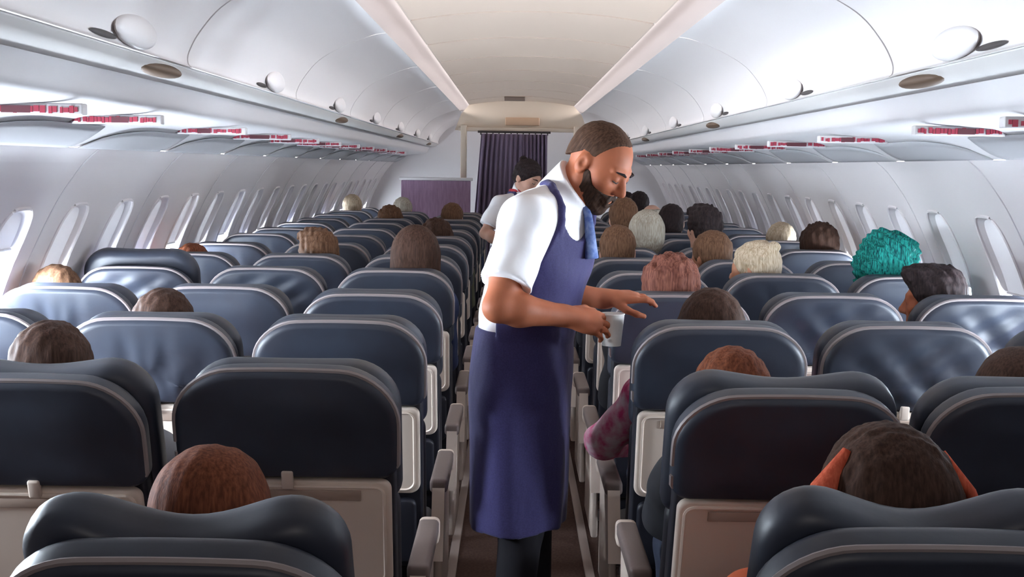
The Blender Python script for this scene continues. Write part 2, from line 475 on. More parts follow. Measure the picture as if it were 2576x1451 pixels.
# overhead bins
BINP = spline([(0.605, 2.085), (0.65, 2.078), (0.72, 2.055), (0.80, 2.020), (0.885, 1.968), (0.945, 1.900), (0.975, 1.845), (0.978, 1.815), (0.968, 1.803)], 5)
JOINTS = [3.40 + 1.68 * k for k in range(-3, 7)]
JOINTS = [j for j in JOINTS if j > Y0] + [Y1]
JOINTS[0] = max(JOINTS[0], Y0)
def make_bin_meshes(side, L):
    poly = [(side * x, z) for x, z in BINP] + [(side * 1.02, 1.805), (side * 1.10, 1.86), (side * 1.10, 2.075), (side * 0.72, 2.075), (side * 0.64, 2.09)]
    door = MB().prism(poly, 0.006, L - 0.006).mesh('bin_door', M_BIN)
    return door
latch_me = {}
for side in (-1, 1):
    # latch: smooth bulging grip with the gap's shade painted as a dark ellipsoid nearby
    m1 = MB().ellipsoid((side * 0.966, 0, 1.846), (0.022, 0.15, 0.040), 24, 14)
    m2 = MB().ellipsoid((side * 0.976, -0.20, 1.820), (0.006, 0.09, 0.008), 16, 10)
    m3 = MB().ellipsoid((side * 1.012, 0, 1.783), (0.034, 0.17, 0.0185), 24, 12)
    m4 = MB().tube([(side * (1.030 + 0.030 * math.cos(t)), 0.175 * math.sin(t), 1.765) for t in np.linspace(0, 2 * math.pi, 32, endpoint=False)], 0.006, 6, True)
    latch_me[side] = (m1.mesh('latch', M_BIN), m2.mesh('latch_gap_shade', M_DARK), m3.mesh('finger_recess', M_BROWN), m4.mesh('recess_rim', M_RAIL))
for side in (-1, 1):
    sname = 'left' if side < 0 else 'right'
    vis = 0
    for a, b in zip(JOINTS[:-1], JOINTS[1:]):
        root = empty('overhead_bin', (XC, a, 0))
        if b > 1.8:
            vis += 1
            lab = 'white overhead luggage bin above the %s seats, %s bin from the camera' % (sname, ORD[vis - 1])
        else:
            lab = 'white overhead luggage bin above the %s seats, behind the camera' % sname
        tag(root, lab, 'luggage bin', 'overhead bins above the %s seats' % sname)
        L = b - a
        obj('bin_door', make_bin_meshes(side, L), root)
        if L > 1.2:
            obj('latch', latch_me[side][0], root, (0, 1.18, 0)); obj('latch_gap_shade', latch_me[side][1], root, (0, 1.18, 0))
            k = round((a - 1.72) / 1.68)
            if k % 2 == 0:
                obj('finger_recess', latch_me[side][2], root, (0, L - 0.15, 0)); 

# red warning signs on the service panels
SIGN_Y = [2.08, 2.93, 3.58, 4.70, 5.63, 6.45, 7.3, 8.15, 9.0, 9.9, 10.8, 11.7]
def sign_meshes(v):
    r_ = random.Random(v)
    plate = MB().box((-0.135, -0.006, -0.012), (0.135, 0.03, 0.016), 0.004).mesh('sign_plate', M_PSU)
    m = MB(); x = -0.126
    while x < 0.118:
        w = r_.choice([0.006, 0.008, 0.010, 0.013]); h = r_.choice([0.0045, 0.006, 0.006, 0.0075]); zo = r_.choice([0, 0, 0.0015, -0.0015])
        m.box((x, -0.009, zo - h), (min(x + w, 0.124), -0.0055, zo + 0.002 + h)); x += w + r_.choice([0.0015, 0.0015, 0.002, 0.008])
    red = m.mesh('lettering', M_RED, False)
    m = MB()
    x = r_.uniform(-0.10, 0.0); m.box((x, -0.0098, -0.008), (x + r_.choice([0.05, 0.07, 0.09]), -0.0088, 0.009))
    return plate, red, m.mesh('pictogram', M_SIGNDARK, False)
SIGNS = [sign_meshes(k) for k in range(4)]
for side in (-1, 1):
    sname = 'left' if side < 0 else 'right'
    for i, y in enumerate(SIGN_Y):
        root = empty('warning_sign', (sx(side, 1.240), y, 1.662))
        tag(root, 'narrow red lettered warning sign under the %s bins, %s sign from the camera' % (sname, ORD[i]), 'sign', 'red warning signs under the bins')
        p = SIGNS[i % 4]
        obj('sign_plate', p[0], root); obj('lettering', p[1], root); obj('pictogram', p[2], root)
# grey panels above the windows, shade of the cove scoops put into their colour
for side in (-1, 1):
    sname = 'left' if side < 0 else 'right'
    for i in range(12):
        yb = 3.02 + 1.0 * i - 0.05
        ve = []; ny, nx = 14, 5
        for a in range(ny + 1):
            t = a / ny; y = yb + 0.9 * t
            wdt = min(1, math.sqrt(max(0.0, 1 - (1 - min(1, t / 0.55)) ** 2)))
            for b in range(nx + 1):
                x = 1.495 - 0.125 * wdt * b / nx
                z = float(np.interp(x, [p[0] for p in PSUP], [p[1] for p in PSUP]))
                ve.append((sx(side, x), y, z - 0.004 - 0.010 * wdt * math.sin(math.pi * b / nx)))
        fa = [(a * (nx + 1) + b, a * (nx + 1) + b + 1, (a + 1) * (nx + 1) + b + 1, (a + 1) * (nx + 1) + b) for a in range(ny) for b in range(nx)]
        me = MB().add(ve, fa).mesh('scoop_shade_panel', M_SCOOP_SHADE, fix=False)
        o = obj('scoop_shade_panel', me)
        sm = o.modifiers.new('solid', 'SOLIDIFY'); sm.thickness = 0.003
        tag(o, 'grey curved panel with painted scoop shade above the %s windows, %s from the camera' % (sname, ORD[i]), 'grille', 'shade-coloured panels above the windows')

# ------------------------------------------------------------------ curtain, partition and header at the far end
YC = 12.0
def curtain_mesh(x0t, x1t, x0b, x1b, zt_, zb_, folds, seed):
    r_ = random.Random(seed); nx, nz = folds * 10, 24; ve = []
    ph = r_.uniform(0, 6)
    for j in range(nz + 1):
        t = j / nz; z = zt_ + (zb_ - zt_) * t
        for i in range(nx + 1):
            u = i / nx
            x = (x0t + (x1t - x0t) * u) * (1 - t) + (x0b + (x1b - x0b) * u) * t
            d = (0.030 + 0.012 * math.sin(5 * u + ph)) * math.sin(2 * math.pi * folds * u + 0.6 * math.sin(3 * t + ph)) * (0.55 + 0.45 * t)
            ve.append((x, d, z))
    return ve, [(j * (nx + 1) + i, j * (nx + 1) + i + 1, (j + 1) * (nx + 1) + i + 1, (j + 1) * (nx + 1) + i) for j in range(nz) for i in range(nx)]
for nm, args, lab in (('curtain', (-0.325, 0.08, -0.46, 0.06, 1.865, 0.03, 9, 3), 'purple grey pleated curtain flaring left, closing the aisle at the far end'),
                      ('curtain', (0.06, 0.325, 0.05, 0.33, 1.865, 0.03, 7, 5), 'narrower purple grey pleated curtain hanging straight on the right of the aisle end')):
    me = MB().add(*curtain_mesh(*args)).mesh('curtain_cloth', M_CURTAIN, fix=False)
    o = obj(nm, me, None, (0, YC + (0 if 'flaring' in lab else 0.03), 0))
    sm = o.modifiers.new('solid', 'SOLIDIFY'); sm.thickness = 0.004
    tag(o, lab, 'curtain', 'curtains at the aisle end')
root = empty('curtain_rail', (0, YC + 0.05, 1.885))
tag(root, 'dark curtain rail with hooks under the beige header panel', 'rail')
obj('rail_bar', MB().tube([(-0.36, 0, 0), (0.36, 0, 0)], 0.011, 8).mesh('rail_bar', M_DARK), root)
for k in range(12):
    x = -0.33 + 0.06 * k
    obj('hook', MB().box((x - 0.006, -0.01, -0.03), (x + 0.006, 0.01, 0.005)).mesh('hook', M_DARK, False), root)
root = empty('header_panel', (XC, YC + 0.10, 1.90))
tag(root, 'beige header panel above the curtain, between the bins', 'panel')
xs = np.linspace(-0.52, 0.52, 15)
obj('panel_board', MB().prism([(x, ceil_z(x) - 1.90) for x in xs] + [(0.60, 0.16), (0.66, 0.0), (-0.66, 0.0), (-0.60, 0.16)], 0.02, 0.07).mesh('panel_board', M_HEADER), root)
obj('panel_lip', MB().box((-0.62, -0.02, -0.01), (0.62, 0.02, 0.03), 0.006).mesh('panel_lip', M_HEADER), root)
o = obj('notice_plate', MB().box((-0.17, -0.012, -0.035), (0.17, 0.012, 0.045), 0.01).mesh('notice_plate', M_SIGNBROWN), None, (0.08, YC + 0.075, 1.985))
tag(o, 'small brown rectangular plate on the beige header above the curtain', 'sign')
o = empty('ceiling_sign', (0.0, 11.3, ceil_z(0)))
tag(o, 'small dark sign box hanging from the ceiling near the curtain', 'sign')
obj('sign_box', MB().box((-0.10, -0.03, -0.045), (0.10, 0.03, -0.005), 0.01).mesh('sign_box', M_SEAM), o)
obj('mount', MB().box((-0.18, -0.045, -0.006), (0.18, 0.045, 0.0)).mesh('mount', M_CEIL), o)
# low divider left of the curtain
root = empty('cabin_divider', (-0.76, YC - 0.1, 0))
tag(root, 'low mauve fabric divider with white top rail left of the curtain', 'divider')
obj('fabric_panel', MB().box((-0.34, -0.02, 0.02), (0.34, 0.02, 1.40), 0.008).mesh('fabric_panel', M_PART), root)
obj('top_rail', MB().box((-0.36, -0.03, 1.40), (0.36, 0.03, 1.43), 0.008).mesh('top_rail', M_WHITE), root)
for xx, nm in ((-0.50, 'trim_8'), (0.62, 'trim_9')):
    mb = MB().box((xx - 0.03, YC + 0.06, 0), (xx + 0.03, YC + 0.16, 1.95), 0.01)
    tag(obj(nm, mb.mesh(nm, M_HEADER)), kind='structure')

# ------------------------------------------------------------------ seats
def outline(w, z0, z1, rt, rb, dip=0.0, arch=0.012, bulge=0.0, n=10):
    """rounded rectangle, counter-clockwise in (x, z)"""
    pts = []
    h = w / 2
    for cx, cz, r, a0 in ((h - rb, z0 + rb, rb, -90), (h - rt, z1 - rt, rt, 0), (-h + rt, z1 - rt, rt, 90), (-h + rb, z0 + rb, rb, 180)):
        for k in range(n + 1):
            a = R(a0 + 90 * k / n); pts.append((cx + r * math.cos(a), cz + r * math.sin(a)))
    # densify straight runs
    out = []
    for p, q in zip(pts, pts[1:] + pts[:1]):
        d = math.dist(p, q); m = max(1, int(d / 0.022))
        for k in range(m): out.append((p[0] + (q[0] - p[0]) * k / m, p[1] + (q[1] - p[1]) * k / m))
    res = []
    for x, z in out:
        t = max(0.0, (z - (z0 + z1) / 2) / ((z1 - z0) / 2))
        z2 = z - t * arch * (x / h) ** 2 - t * dip * math.exp(-(x / (0.33 * w)) ** 2)
        x2 = x * (1 + bulge * (1 - ((z - z0) / (z1 - z0) * 2 - 1) ** 2))
        res.append((x2, z2))
    return res

def pillow(out, yb, yf, er, disp=None, inner=7, crown=0.0):
    """solid cushion from an outline: rounded rim, then rings to the middle; disp(x, z) moves the back face"""
    P = np.array(out); c = P.mean(axis=0); Rm = np.mean(np.linalg.norm(P - c, axis=1))
    ring_spec = []
    for k in range(inner): ring_spec.append((1 - (k + 1) / (inner + 1), 'f'))
    ring_spec = ring_spec[::-1]
    rings = []
    for s, _ in ring_spec: rings.append((s * (1 - er / Rm), yf, 'f', s))
    for k in range(7):
        a = math.pi / 2 * k / 6
        rings.append((1 - er / Rm * (1 - math.sin(a)), yf - er * (1 - math.cos(a)), 'r', 1))
    for k in range(7):
        a = math.pi / 2 * (1 - k / 6)
        rings.append((1 - er / Rm * (1 - math.sin(a)), yb + er * (1 - math.cos(a)), 'r', 1))
    for s, _ in ring_spec[::-1]: rings.append((s * (1 - er / Rm), yb, 'b', s))
    n = len(P); ve = []
    for s, y, kind, q in rings:
        for p in P:
            x, z = c + (p - c) * s
            yy = y
            if kind == 'f': yy += crown * (1 - q * q)
            if kind == 'b':
                yy -= crown * (1 - q * q)
                if disp: yy += disp(x, z) * min(1, (1 - q) * 3 + 0.25)
            ve.append((x, yy, z))
    fa = [(j * n + k, (j + 1) * n + k, (j + 1) * n + (k + 1) % n, j * n + (k + 1) % n) for j in range(len(rings) - 1) for k in range(n)]
    ve.append((c[0], yf + crown, c[1])); ve.append((c[0], yb - crown + (disp(*c) if disp else 0), c[1]))
    a, b = len(ve) - 2, len(ve) - 1; l = (len(rings) - 1) * n
    fa += [(a, k, (k + 1) % n) for k in range(n)] + [(b, l + (k + 1) % n, l + k) for k in range(n)]
    return ve, fa

HZ = 0.412
cover_out = outline(0.455, 0.505, 0.742, 0.115, 0.03, arch=0.010, bulge=0.012)
def fold_v(x, z):   # vertical creases gathered towards the bottom hem
    t = (0.742 - z) / 0.237
    return 0.006 * t * math.sin(x * 62 + 1.5 * math.sin(9 * z * 3)) + 0.004 * t * math.sin(x * 118 + 2)
def fold_d(x, z):
    t = (0.742 - z) / 0.237
    return 0.008 * t * math.sin((x * 0.8 + (z - 0.6) * 0.7) * 62) + 0.004 * math.sin((x * 0.6 - z) * 75)
def fold_s(x, z):
    return 0.002 * math.sin(x * 16 + 4 * z) + 0.0015 * math.sin(z * 45 + x * 5)
COVERS = [MB().add(*pillow(cover_out, -0.058, 0.008, 0.022, f, 8, 0.006)).mesh('back_cover', M_LEATHER) for f in (fold_s, fold_v, fold_d)]
ring = [(x, -0.043, z) for x, z in cover_out if z > 0.53]
ring = sorted(ring, key=lambda p: math.atan2(p[2] - 0.56, p[0]))
EDGE_HIGHLIGHT = MB().tube([(x * 0.992, y, 0.56 + (z - 0.56) * 0.992 + 0.001) for x, y, z in ring], 0.0055, 6).mesh('edge_highlight', M_EDGE_HIGHLIGHT)  # thin pale tube, rim light painted along the cover's edge
HEADRESTS = {}
for nm, dip, top, w in (('plain', 0.006, 0.730, 0.452), ('low_wing', 0.035, 0.758, 0.47), ('winged', 0.075, 0.778, 0.435), ('raised', 0.012, 0.80, 0.455)):
    HEADRESTS[nm] = MB().add(*pillow(outline(w, 0.42, top, 0.105, 0.03, dip=dip, arch=0.006), 0.010, 0.095, 0.034, None, 6, 0.004)).mesh('headrest', M_LEATHER)
BACK_SHELL = MB().add(*pillow(outline(0.435, 0.0, 0.53, 0.03, 0.03, arch=0), -0.03, 0.03, 0.012, None, 3)).mesh('back_shell', M_LEATHER2)
BACK_CUSH = MB().add(*pillow(outline(0.44, 0.02, 0.43, 0.04, 0.05, arch=0), 0.03, 0.098, 0.030, None, 5, 0.006)).mesh('back_cushion', M_LEATHER2)
POCKET = MB().add(*pillow(outline(0.40, 0.03, 0.225, 0.02, 0.03, arch=0), -0.052, -0.028, 0.010, None, 4, 0.006)).mesh('pocket', M_LEATHER2)
tray_out = outline(0.425, 0.245, 0.50, 0.022, 0.03, arch=0)
_t = MB().add(*pillow(tray_out, -0.052, -0.031, 0.008, None, 3))
TRAY = _t.mesh('tray_table', M_TRAY)
# raised border of the tray's face and the long grip slot
TRAY_RIM = MB().tube([(x * 0.93, -0.0525, 0.3725 + (z - 0.3725) * 0.90) for x, z in tray_out], 0.004, 5, True).mesh('tray_rim', M_TRAY)
TRAY_SLOT = MB().box((-0.15, -0.0545, 0.455), (0.15, -0.050, 0.479), 0.002).mesh('grip_slot', M_TRAYREC)
TRAY_LATCH = MB().box((-0.012, -0.066, 0.485), (0.012, -0.050, 0.525), 0.004).mesh('tray_latch', M_ARMCAP)
SEAT_CUSH = MB().box((-0.22, 0.02, 0.33), (0.22, 0.475, 0.455), 0.04).mesh('seat_cushion', M_LEATHER2)
ARM_PAD = MB().box((-0.026, 0.06, 0.598), (0.026, 0.43, 0.640), 0.012).mesh('armrest_pad', M_ARM)
ARM_CAP = MB().box((-0.027, 0.40, 0.575), (0.027, 0.462, 0.638), 0.014).mesh('armrest_cap', M_ARMCAP)
ARM_POST = MB().add([(x, y, z) for x in (-0.018, 0.018) for y, z in ((-0.01, 0.42), (0.06, 0.42), (0.20, 0.60), (0.06, 0.615))], [(0, 1, 2, 3), (7, 6, 5, 4), (0, 4, 5, 1), (1, 5, 6, 2), (2, 6, 7, 3), (3, 7, 4, 0)]).mesh('armrest_bracket', M_ARMCAP, False)
SIDE_PANEL = MB().box((-0.012, 0.05, 0.24), (0.012, 0.44, 0.575), 0.008).mesh('side_panel', M_ARMCAP)
LEGF = MB().box((-0.016, 0.36, 0.0), (0.016, 0.40, 0.34), 0.006).mesh('leg', M_METAL)
LEGR = MB().add([(x, y, z) for x in (-0.016, 0.016) for y, z in ((-0.10, 0.0), (-0.05, 0.0), (0.12, 0.34), (0.07, 0.34))], [(0, 1, 2, 3), (7, 6, 5, 4), (0, 4, 5, 1), (1, 5, 6, 2), (2, 6, 7, 3), (3, 7, 4, 0)]).mesh('leg', M_METAL, False)
FRAME = MB().tube([(-0.25, 0.10, 0.31), (0.25, 0.10, 0.31)], 0.022, 10).tube([(-0.25, 0.36, 0.31), (0.25, 0.36, 0.31)], 0.022, 10).mesh('seat_frame', M_METAL)

COLX = [-1.470, -0.963, -0.457, 0.555, 1.060, 1.562]
COLNAME = ['window seat left of the aisle', 'middle seat left of the aisle', 'aisle seat left of the aisle',
           'aisle seat right of the aisle', 'middle seat right of the aisle', 'window seat right of the aisle']
COLN2 = ['left window', 'left middle', 'left aisle', 'right aisle', 'right middle', 'right window']
NROW = 14
def row_d(k): return 1.64 + 0.755 * k
def hinge_y(k): return row_d(k) + 0.208
# reclines in degrees, by (row, column); the rest are nearly upright
RECL = {(0, 2): 28, (0, 3): 25, (0, 1): 20, (0, 4): 21, (1, 1): 17, (1, 3): 18.5, (1, 4): 17, (1, 0): 15, (3, 2): 14.0, (2, 3): 12.5, (2, 4): 11.0,
        (1, 2): 12.2, (2, 2): 12.0, (2, 1): 12.0, (4, 2): 11.5, (3, 3): 12, (5, 4): 13, (3, 5): 11.5, (2, 5): 14, (4, 5): 11.0, (4, 4): 11.4, (5, 5): 12.4, (6, 5): 11.6, (5, 0): 11.8, (6, 4): 11.2, (10, 1): 11.5, (7, 2): 11.5}
WING = {(0, 2), (0, 3), (1, 3), (1, 1)}
RAISED = {(4, 0)}
FOLD = {(2, 1): 1, (3, 0): 1, (4, 0): 2, (4, 4): 1, (3, 4): 2, (5, 3): 1, (5, 4): 1, (3, 1): 0, (4, 1): 2, (3, 5): 2, (5, 0): 1, (6, 0): 1, (6, 1): 0}
SEATS = {}
def seat(k, c):
    root = empty('airline_seat', (COLX[c] + (0.028 if (k, c) == (0, 2) else 0.0), hinge_y(k), 0))
    SEATS[(k, c)] = root
    th = R(RECL.get((k, c), 11.0 + random.uniform(-0.8, 2.2)))
    rt = (th, 0, 0); lc = (0, 0, HZ)
    fv = FOLD.get((k, c), 0 if c in (2, 3) else random.choice([0, 1, 2]))
    bc = obj('back_cover', COVERS[fv], root, lc, rt)
    obj('edge_highlight', EDGE_HIGHLIGHT, bc)
    obj('headrest', HEADRESTS['raised' if (k, c) in RAISED else 'winged' if (k, c) in WING and k == 0 else 'low_wing' if (k, c) in WING else 'plain'], root, lc, rt)
    obj('back_shell', BACK_SHELL, root, lc, rt)
    obj('back_cushion', BACK_CUSH, root, lc, rt)
    obj('pocket', POCKET, root, lc, rt)
    tr = obj('tray_table', TRAY, root, lc, rt)
    obj('tray_rim', TRAY_RIM, tr); obj('grip_slot', TRAY_SLOT, tr)
    obj('tray_latch', TRAY_LATCH, root, lc, rt)
    obj('seat_cushion', SEAT_CUSH, root)
    obj('seat_frame', FRAME, root)
    xs_ = [-0.2525] + ([0.2525] if c in (2, 5) else [])
    if c in (0,): xs_ = [-0.235]
    if c == 5: xs_ = [-0.2525, 0.225]
    for x in xs_:
        ap = obj('armrest', ARM_PAD, root, (x, 0, 0))
        obj('armrest_cap', ARM_CAP, ap); obj('armrest_bracket', ARM_POST, ap)
    if c == 2: obj('side_panel', SIDE_PANEL, root, (0.2525, 0, 0))
    if c == 3: obj('side_panel', SIDE_PANEL, root, (-0.2525, 0, 0))
    if c in (0, 2, 3, 5):
        x = {0: 0.0, 2: 0.12, 3: -0.12, 5: 0.0}[c]
        obj('leg', LEGF, root, (x, 0, 0)); obj('leg', LEGR, root, (x, 0, 0))
    return root
SEAT_LABEL = {}
for k in range(NROW):
    for c in range(6):
        if k == 0 and c in (0, 1, 4, 5): continue
        if k == 13 and c in (1, 2, 3): continue
        s = seat(k, c)
        tag(s, 'navy leather airplane seat in the %s column, %s row from the camera' % (COLN2[c], ORD[k]), 'seat', 'navy seats in the %s column' % COLN2[c])

# ------------------------------------------------------------------ signed-distance modelling for people
def nrm(v): v = np.asarray(v, float); return v / np.linalg.norm(v)

class SDF:
    def __init__(s, lo, hi, h):
        s.lo = np.array(lo, float); s.h = h
        s.n = np.ceil((np.array(hi) - s.lo) / h).astype(int) + 1
        s.F = np.full(s.n, 1.0, np.float32)
    def win(s, lo, hi):
        a = np.clip(np.floor((np.array(lo) - s.lo) / s.h).astype(int), 0, s.n)
        b = np.clip(np.ceil((np.array(hi) - s.lo) / s.h).astype(int) + 1, 0, s.n)
        if np.any(b - a < 1): return None, None
        ax = [(s.lo[i] + s.h * np.arange(a[i], b[i])).astype(np.float32) for i in range(3)]
        P = np.stack(np.meshgrid(*ax, indexing='ij'), -1)
        return tuple(slice(a[i], b[i]) for i in range(3)), P
    def comb(s, sl, d, k, op):
        a = s.F[sl]; d = d.astype(np.float32)
        if op == 'sub':
            d = -d
            if k <= 0: s.F[sl] = np.maximum(a, d); return
            h = np.maximum(k - np.abs(a - d), 0) / k; s.F[sl] = np.maximum(a, d) + h * h * k * 0.25
        else:
            if k <= 0: s.F[sl] = np.minimum(a, d); return
            h = np.maximum(k - np.abs(a - d), 0) / k; s.F[sl] = np.minimum(a, d) - h * h * k * 0.25
    def cone(s, a, b, r1, r2, k=0.02, off=0.0, op='add', flat=None):
        a, b = np.array(a, float), np.array(b, float)
        m = max(r1, r2) + off + k + 3 * s.h
        sl, P = s.win(np.minimum(a, b) - m, np.maximum(a, b) + m)
        if sl is None: return
        ab = b - a; L2 = max(ab @ ab, 1e-12)
        t = np.clip(((P - a) @ ab) / L2, 0, 1)
        d = np.linalg.norm(P - (a + t[..., None] * ab), axis=-1) - (r1 + (r2 - r1) * t) - off
        s.comb(sl, d, k, op)
    def ell(s, c, r, M=None, k=0.02, off=0.0, op='add'):
        """ellipsoid; M rows are its local axes"""
        c = np.array(c, float); r = np.array(r, float) + off
        m = max(r) + k + 3 * s.h
        sl, P = s.win(c - m, c + m)
        if sl is None: return
        q = P - c
        if M is not None: q = q @ np.asarray(M, float).T
        k0 = np.linalg.norm(q / r, axis=-1); k1 = np.linalg.norm(q / (r * r), axis=-1)
        d = k0 * (k0 - 1) / np.maximum(k1, 1e-6)
        s.comb(sl, d, k, op)
    def grid(s):
        ax = [(s.lo[i] + s.h * np.arange(s.n[i])).astype(np.float32) for i in range(3)]
        return np.stack(np.meshgrid(*ax, indexing='ij'), -1)
    def cut(s, fn, k=0.0):
        """keep where fn(P) < 0"""
        d = fn(s.grid()).astype(np.float32)
        if k > 0:
            h = np.maximum(k - np.abs(s.F - d), 0) / k; s.F = np.maximum(s.F, d) + h * h * k * 0.25
        else: s.F = np.maximum(s.F, d)
    def warp(s, fn):
        s.F = s.F + fn(s.grid()).astype(np.float32)
    def mesh(s, name, m=None, smooth=1):
        F = s.F.copy()
        for ax in range(3):
            sl = [slice(None)] * 3
            for e in (0, -1): sl[ax] = e; F[tuple(sl)] = 1.0
        ins = F < 0
        c = np.zeros(np.array(F.shape) - 1, np.int8)
        for i in (0, 1):
            for j in (0, 1):
                for k in (0, 1):
                    c += ins[i:F.shape[0] - 1 + i, j:F.shape[1] - 1 + j, k:F.shape[2] - 1 + k]
        mixed = (c > 0) & (c < 8)
        cells = np.argwhere(mixed)
        idx = np.full(c.shape, -1, np.int64); idx[mixed] = np.arange(len(cells))
        acc = np.zeros((len(cells), 3)); cnt = np.zeros(len(cells))
        cor = [(i, j, k) for i in (0, 1) for j in (0, 1) for k in (0, 1)]
        for a in cor:
            for ax in range(3):
                if a[ax]: continue
                b = list(a); b[ax] = 1
                fa = F[tuple((cells + a).T)]; fb = F[tuple((cells + b).T)]
                x = (fa < 0) != (fb < 0)
                t = np.where(x, fa / np.where(x, fa - fb, 1), 0)
                p = np.tile(np.array(a, float), (len(cells), 1)); p[:, ax] = t
                acc[x] += p[x]; cnt[x] += 1
        V = cells + acc / cnt[:, None]
        Q = []
        for ax in range(3):
            o1, o2 = (ax + 1) % 3, (ax + 2) % 3
            sa = [slice(None)] * 3; sb = [slice(None)] * 3
            sa[ax] = slice(0, -1); sb[ax] = slice(1, None)
            e = ins[tuple(sa)] != ins[tuple(sb)]
            E = np.argwhere(e)
            E = E[(E[:, o1] > 0) & (E[:, o2] > 0) & (E[:, o1] < F.shape[o1] - 1) & (E[:, o2] < F.shape[o2] - 1)]
            def cell(d1, d2):
                q = E.copy(); q[:, o1] += d1; q[:, o2] += d2
                return idx[tuple(q.T)]
            q = np.stack([cell(-1, -1), cell(0, -1), cell(0, 0), cell(-1, 0)], 1)
            fl = ~ins[tuple(E.T)]
            q[fl] = q[fl][:, ::-1]
            Q.append(q)
        Q = np.concatenate(Q)
        Q = Q[(Q >= 0).all(1)]
        V = s.lo + V * s.h
        for _ in range(smooth):
            S = np.zeros_like(V); N = np.zeros(len(V))
            for a in range(4):
                b = (a + 1) % 4
                np.add.at(S, Q[:, a], V[Q[:, b]]); np.add.at(N, Q[:, a], 1)
                np.add.at(S, Q[:, b], V[Q[:, a]]); np.add.at(N, Q[:, b], 1)
            V = V * 0.5 + 0.5 * S / np.maximum(N, 1)[:, None]
        me = mesh_np(name, V, Q)
        if m: setmat(me, m)
        return me

def head_prims(S, c, M, k=1.0, lips=True, scale=1.0):
    """a head with skull, jaw, brow, nose, mouth and ears; M rows: person's right, face direction, up"""
    M = np.asarray(M); T = lambda x, y, z: c + scale * (x * M[0] + y * M[1] + z * M[2])
    q = lambda *r: tuple(scale * a for a in r)
    S.ell(T(0, -0.012, 0.032), q(0.076, 0.098, 0.087), M, 0.02)
    S.ell(T(0, 0.036, -0.030), q(0.060, 0.060, 0.078), M, 0.03)
    for s in (1, -1):
        S.cone(T(s * 0.052, -0.005, -0.055), T(s * 0.020, 0.066, -0.097), 0.020 * scale, 0.018 * scale, 0.03)
        S.ell(T(s * 0.043, 0.058, -0.016), q(0.024, 0.026, 0.022), M, 0.025)
        S.ell(T(s * 0.034, 0.104, 0.010), q(0.017, 0.016, 0.012), M, 0.012, op='sub')
        S.ell(T(s * 0.032, 0.078, 0.010), q(0.0145, 0.0155, 0.0125), M, 0.004)
        S.cone(T(s * 0.014, 0.088, 0.030), T(s * 0.046, 0.073, 0.032), 0.009 * scale, 0.007 * scale, 0.014)
        S.ell(T(s * 0.078, -0.012, -0.004), q(0.011, 0.021, 0.034), M, 0.008)
        S.ell(T(s * 0.090, -0.006, 0.001), q(0.010, 0.011, 0.018), M, 0.004, op='sub')
        S.ell(T(s * 0.012, 0.101, -0.027), q(0.009, 0.010, 0.008), M, 0.006)
    S.cone(T(0, 0.088, 0.020), T(0, 0.114, -0.020), 0.008 * scale, 0.0125 * scale, 0.012)
    S.ell(T(0, 0.076, -0.100), q(0.022, 0.020, 0.018), M, 0.02)
    S.cone(T(-0.017, 0.089, -0.056), T(0.017, 0.089, -0.056), 0.0085 * scale, 0.0085 * scale, 0.010)
    S.cone(T(-0.014, 0.089, -0.072), T(0.014, 0.089, -0.072), 0.0095 * scale, 0.0095 * scale, 0.010)
    S.cone(T(-0.024, 0.104, -0.0635), T(0.024, 0.104, -0.0635), 0.0035 * scale, 0.0035 * scale, 0.004, op='sub')

def hand_prims(S, W, D, N, side, curl=(20, 35, 25), spread=0.10, k=0.012, sc=1.0):
    """palm, four separate bent fingers and a thumb. D along the hand, N out of its back, side +1/-1: which side the thumb is on"""
    D = nrm(D); N = nrm(N - (N @ D) * D); T = np.cross(D, N) * side
    M = np.stack([D, T, N])
    S.ell(W + sc * (0.048 * D), (0.054 * sc, 0.041 * sc, 0.0155 * sc), M, k)
    S.cone(W - 0.012 * D, W + 0.03 * D * sc, 0.026 * sc, 0.022 * sc, 0.02)
    offs = (0.030, 0.0105, -0.0095, -0.0285); lens = (0.068, 0.076, 0.070, 0.055)
    for i, (o, L) in enumerate(zip(offs, lens)):
        p = W + sc * (0.084 * D + o * T * 1.0 - 0.002 * N - (0.008 * D if i == 3 else 0))
        d = nrm(D + T * (o * spread * 12)); n_ = N
        S.cone(W + sc * (0.05 * D + o * 0.9 * T), p, 0.010 * sc, 0.0098 * sc, 0.008)
        bend = 0
        for j, fr in enumerate((0.45, 0.31, 0.24)):
            bend += R(curl[j] + (i - 1.5) * 3)
            dd = d * math.cos(bend) - n_ * math.sin(bend)
            p2 = p + dd * L * fr * sc
            r1 = (0.0092, 0.0085, 0.0078)[j] * sc; r2 = (0.0086, 0.0079, 0.0066)[j] * sc
            if i == 3: r1 *= 0.87; r2 *= 0.87
            S.cone(p, p2, r1, r2, 0.003); p = p2
    p = W + sc * (0.022 * D + 0.026 * T - 0.004 * N)
    for dd, L, r1, r2 in ((nrm(0.70 * D + 0.60 * T - 0.45 * N), 0.042, 0.0145, 0.0115), (nrm(0.90 * D + 0.20 * T - 0.45 * N), 0.032, 0.0112, 0.0100), (nrm(0.95 * D - 0.05 * T - 0.40 * N), 0.026, 0.0100, 0.0078)):
        p2 = p + dd * L * sc; S.cone(p, p2, r1 * sc, r2 * sc, 0.006); p = p2

def wob(P, seed, f, amp):
    r_ = np.random.RandomState(seed); out = 0
    for _ in range(5):
        w = r_.normal(size=3) * f; out = out + np.sin(P @ w + r_.uniform(0, 6))
    return out * amp / 2.2

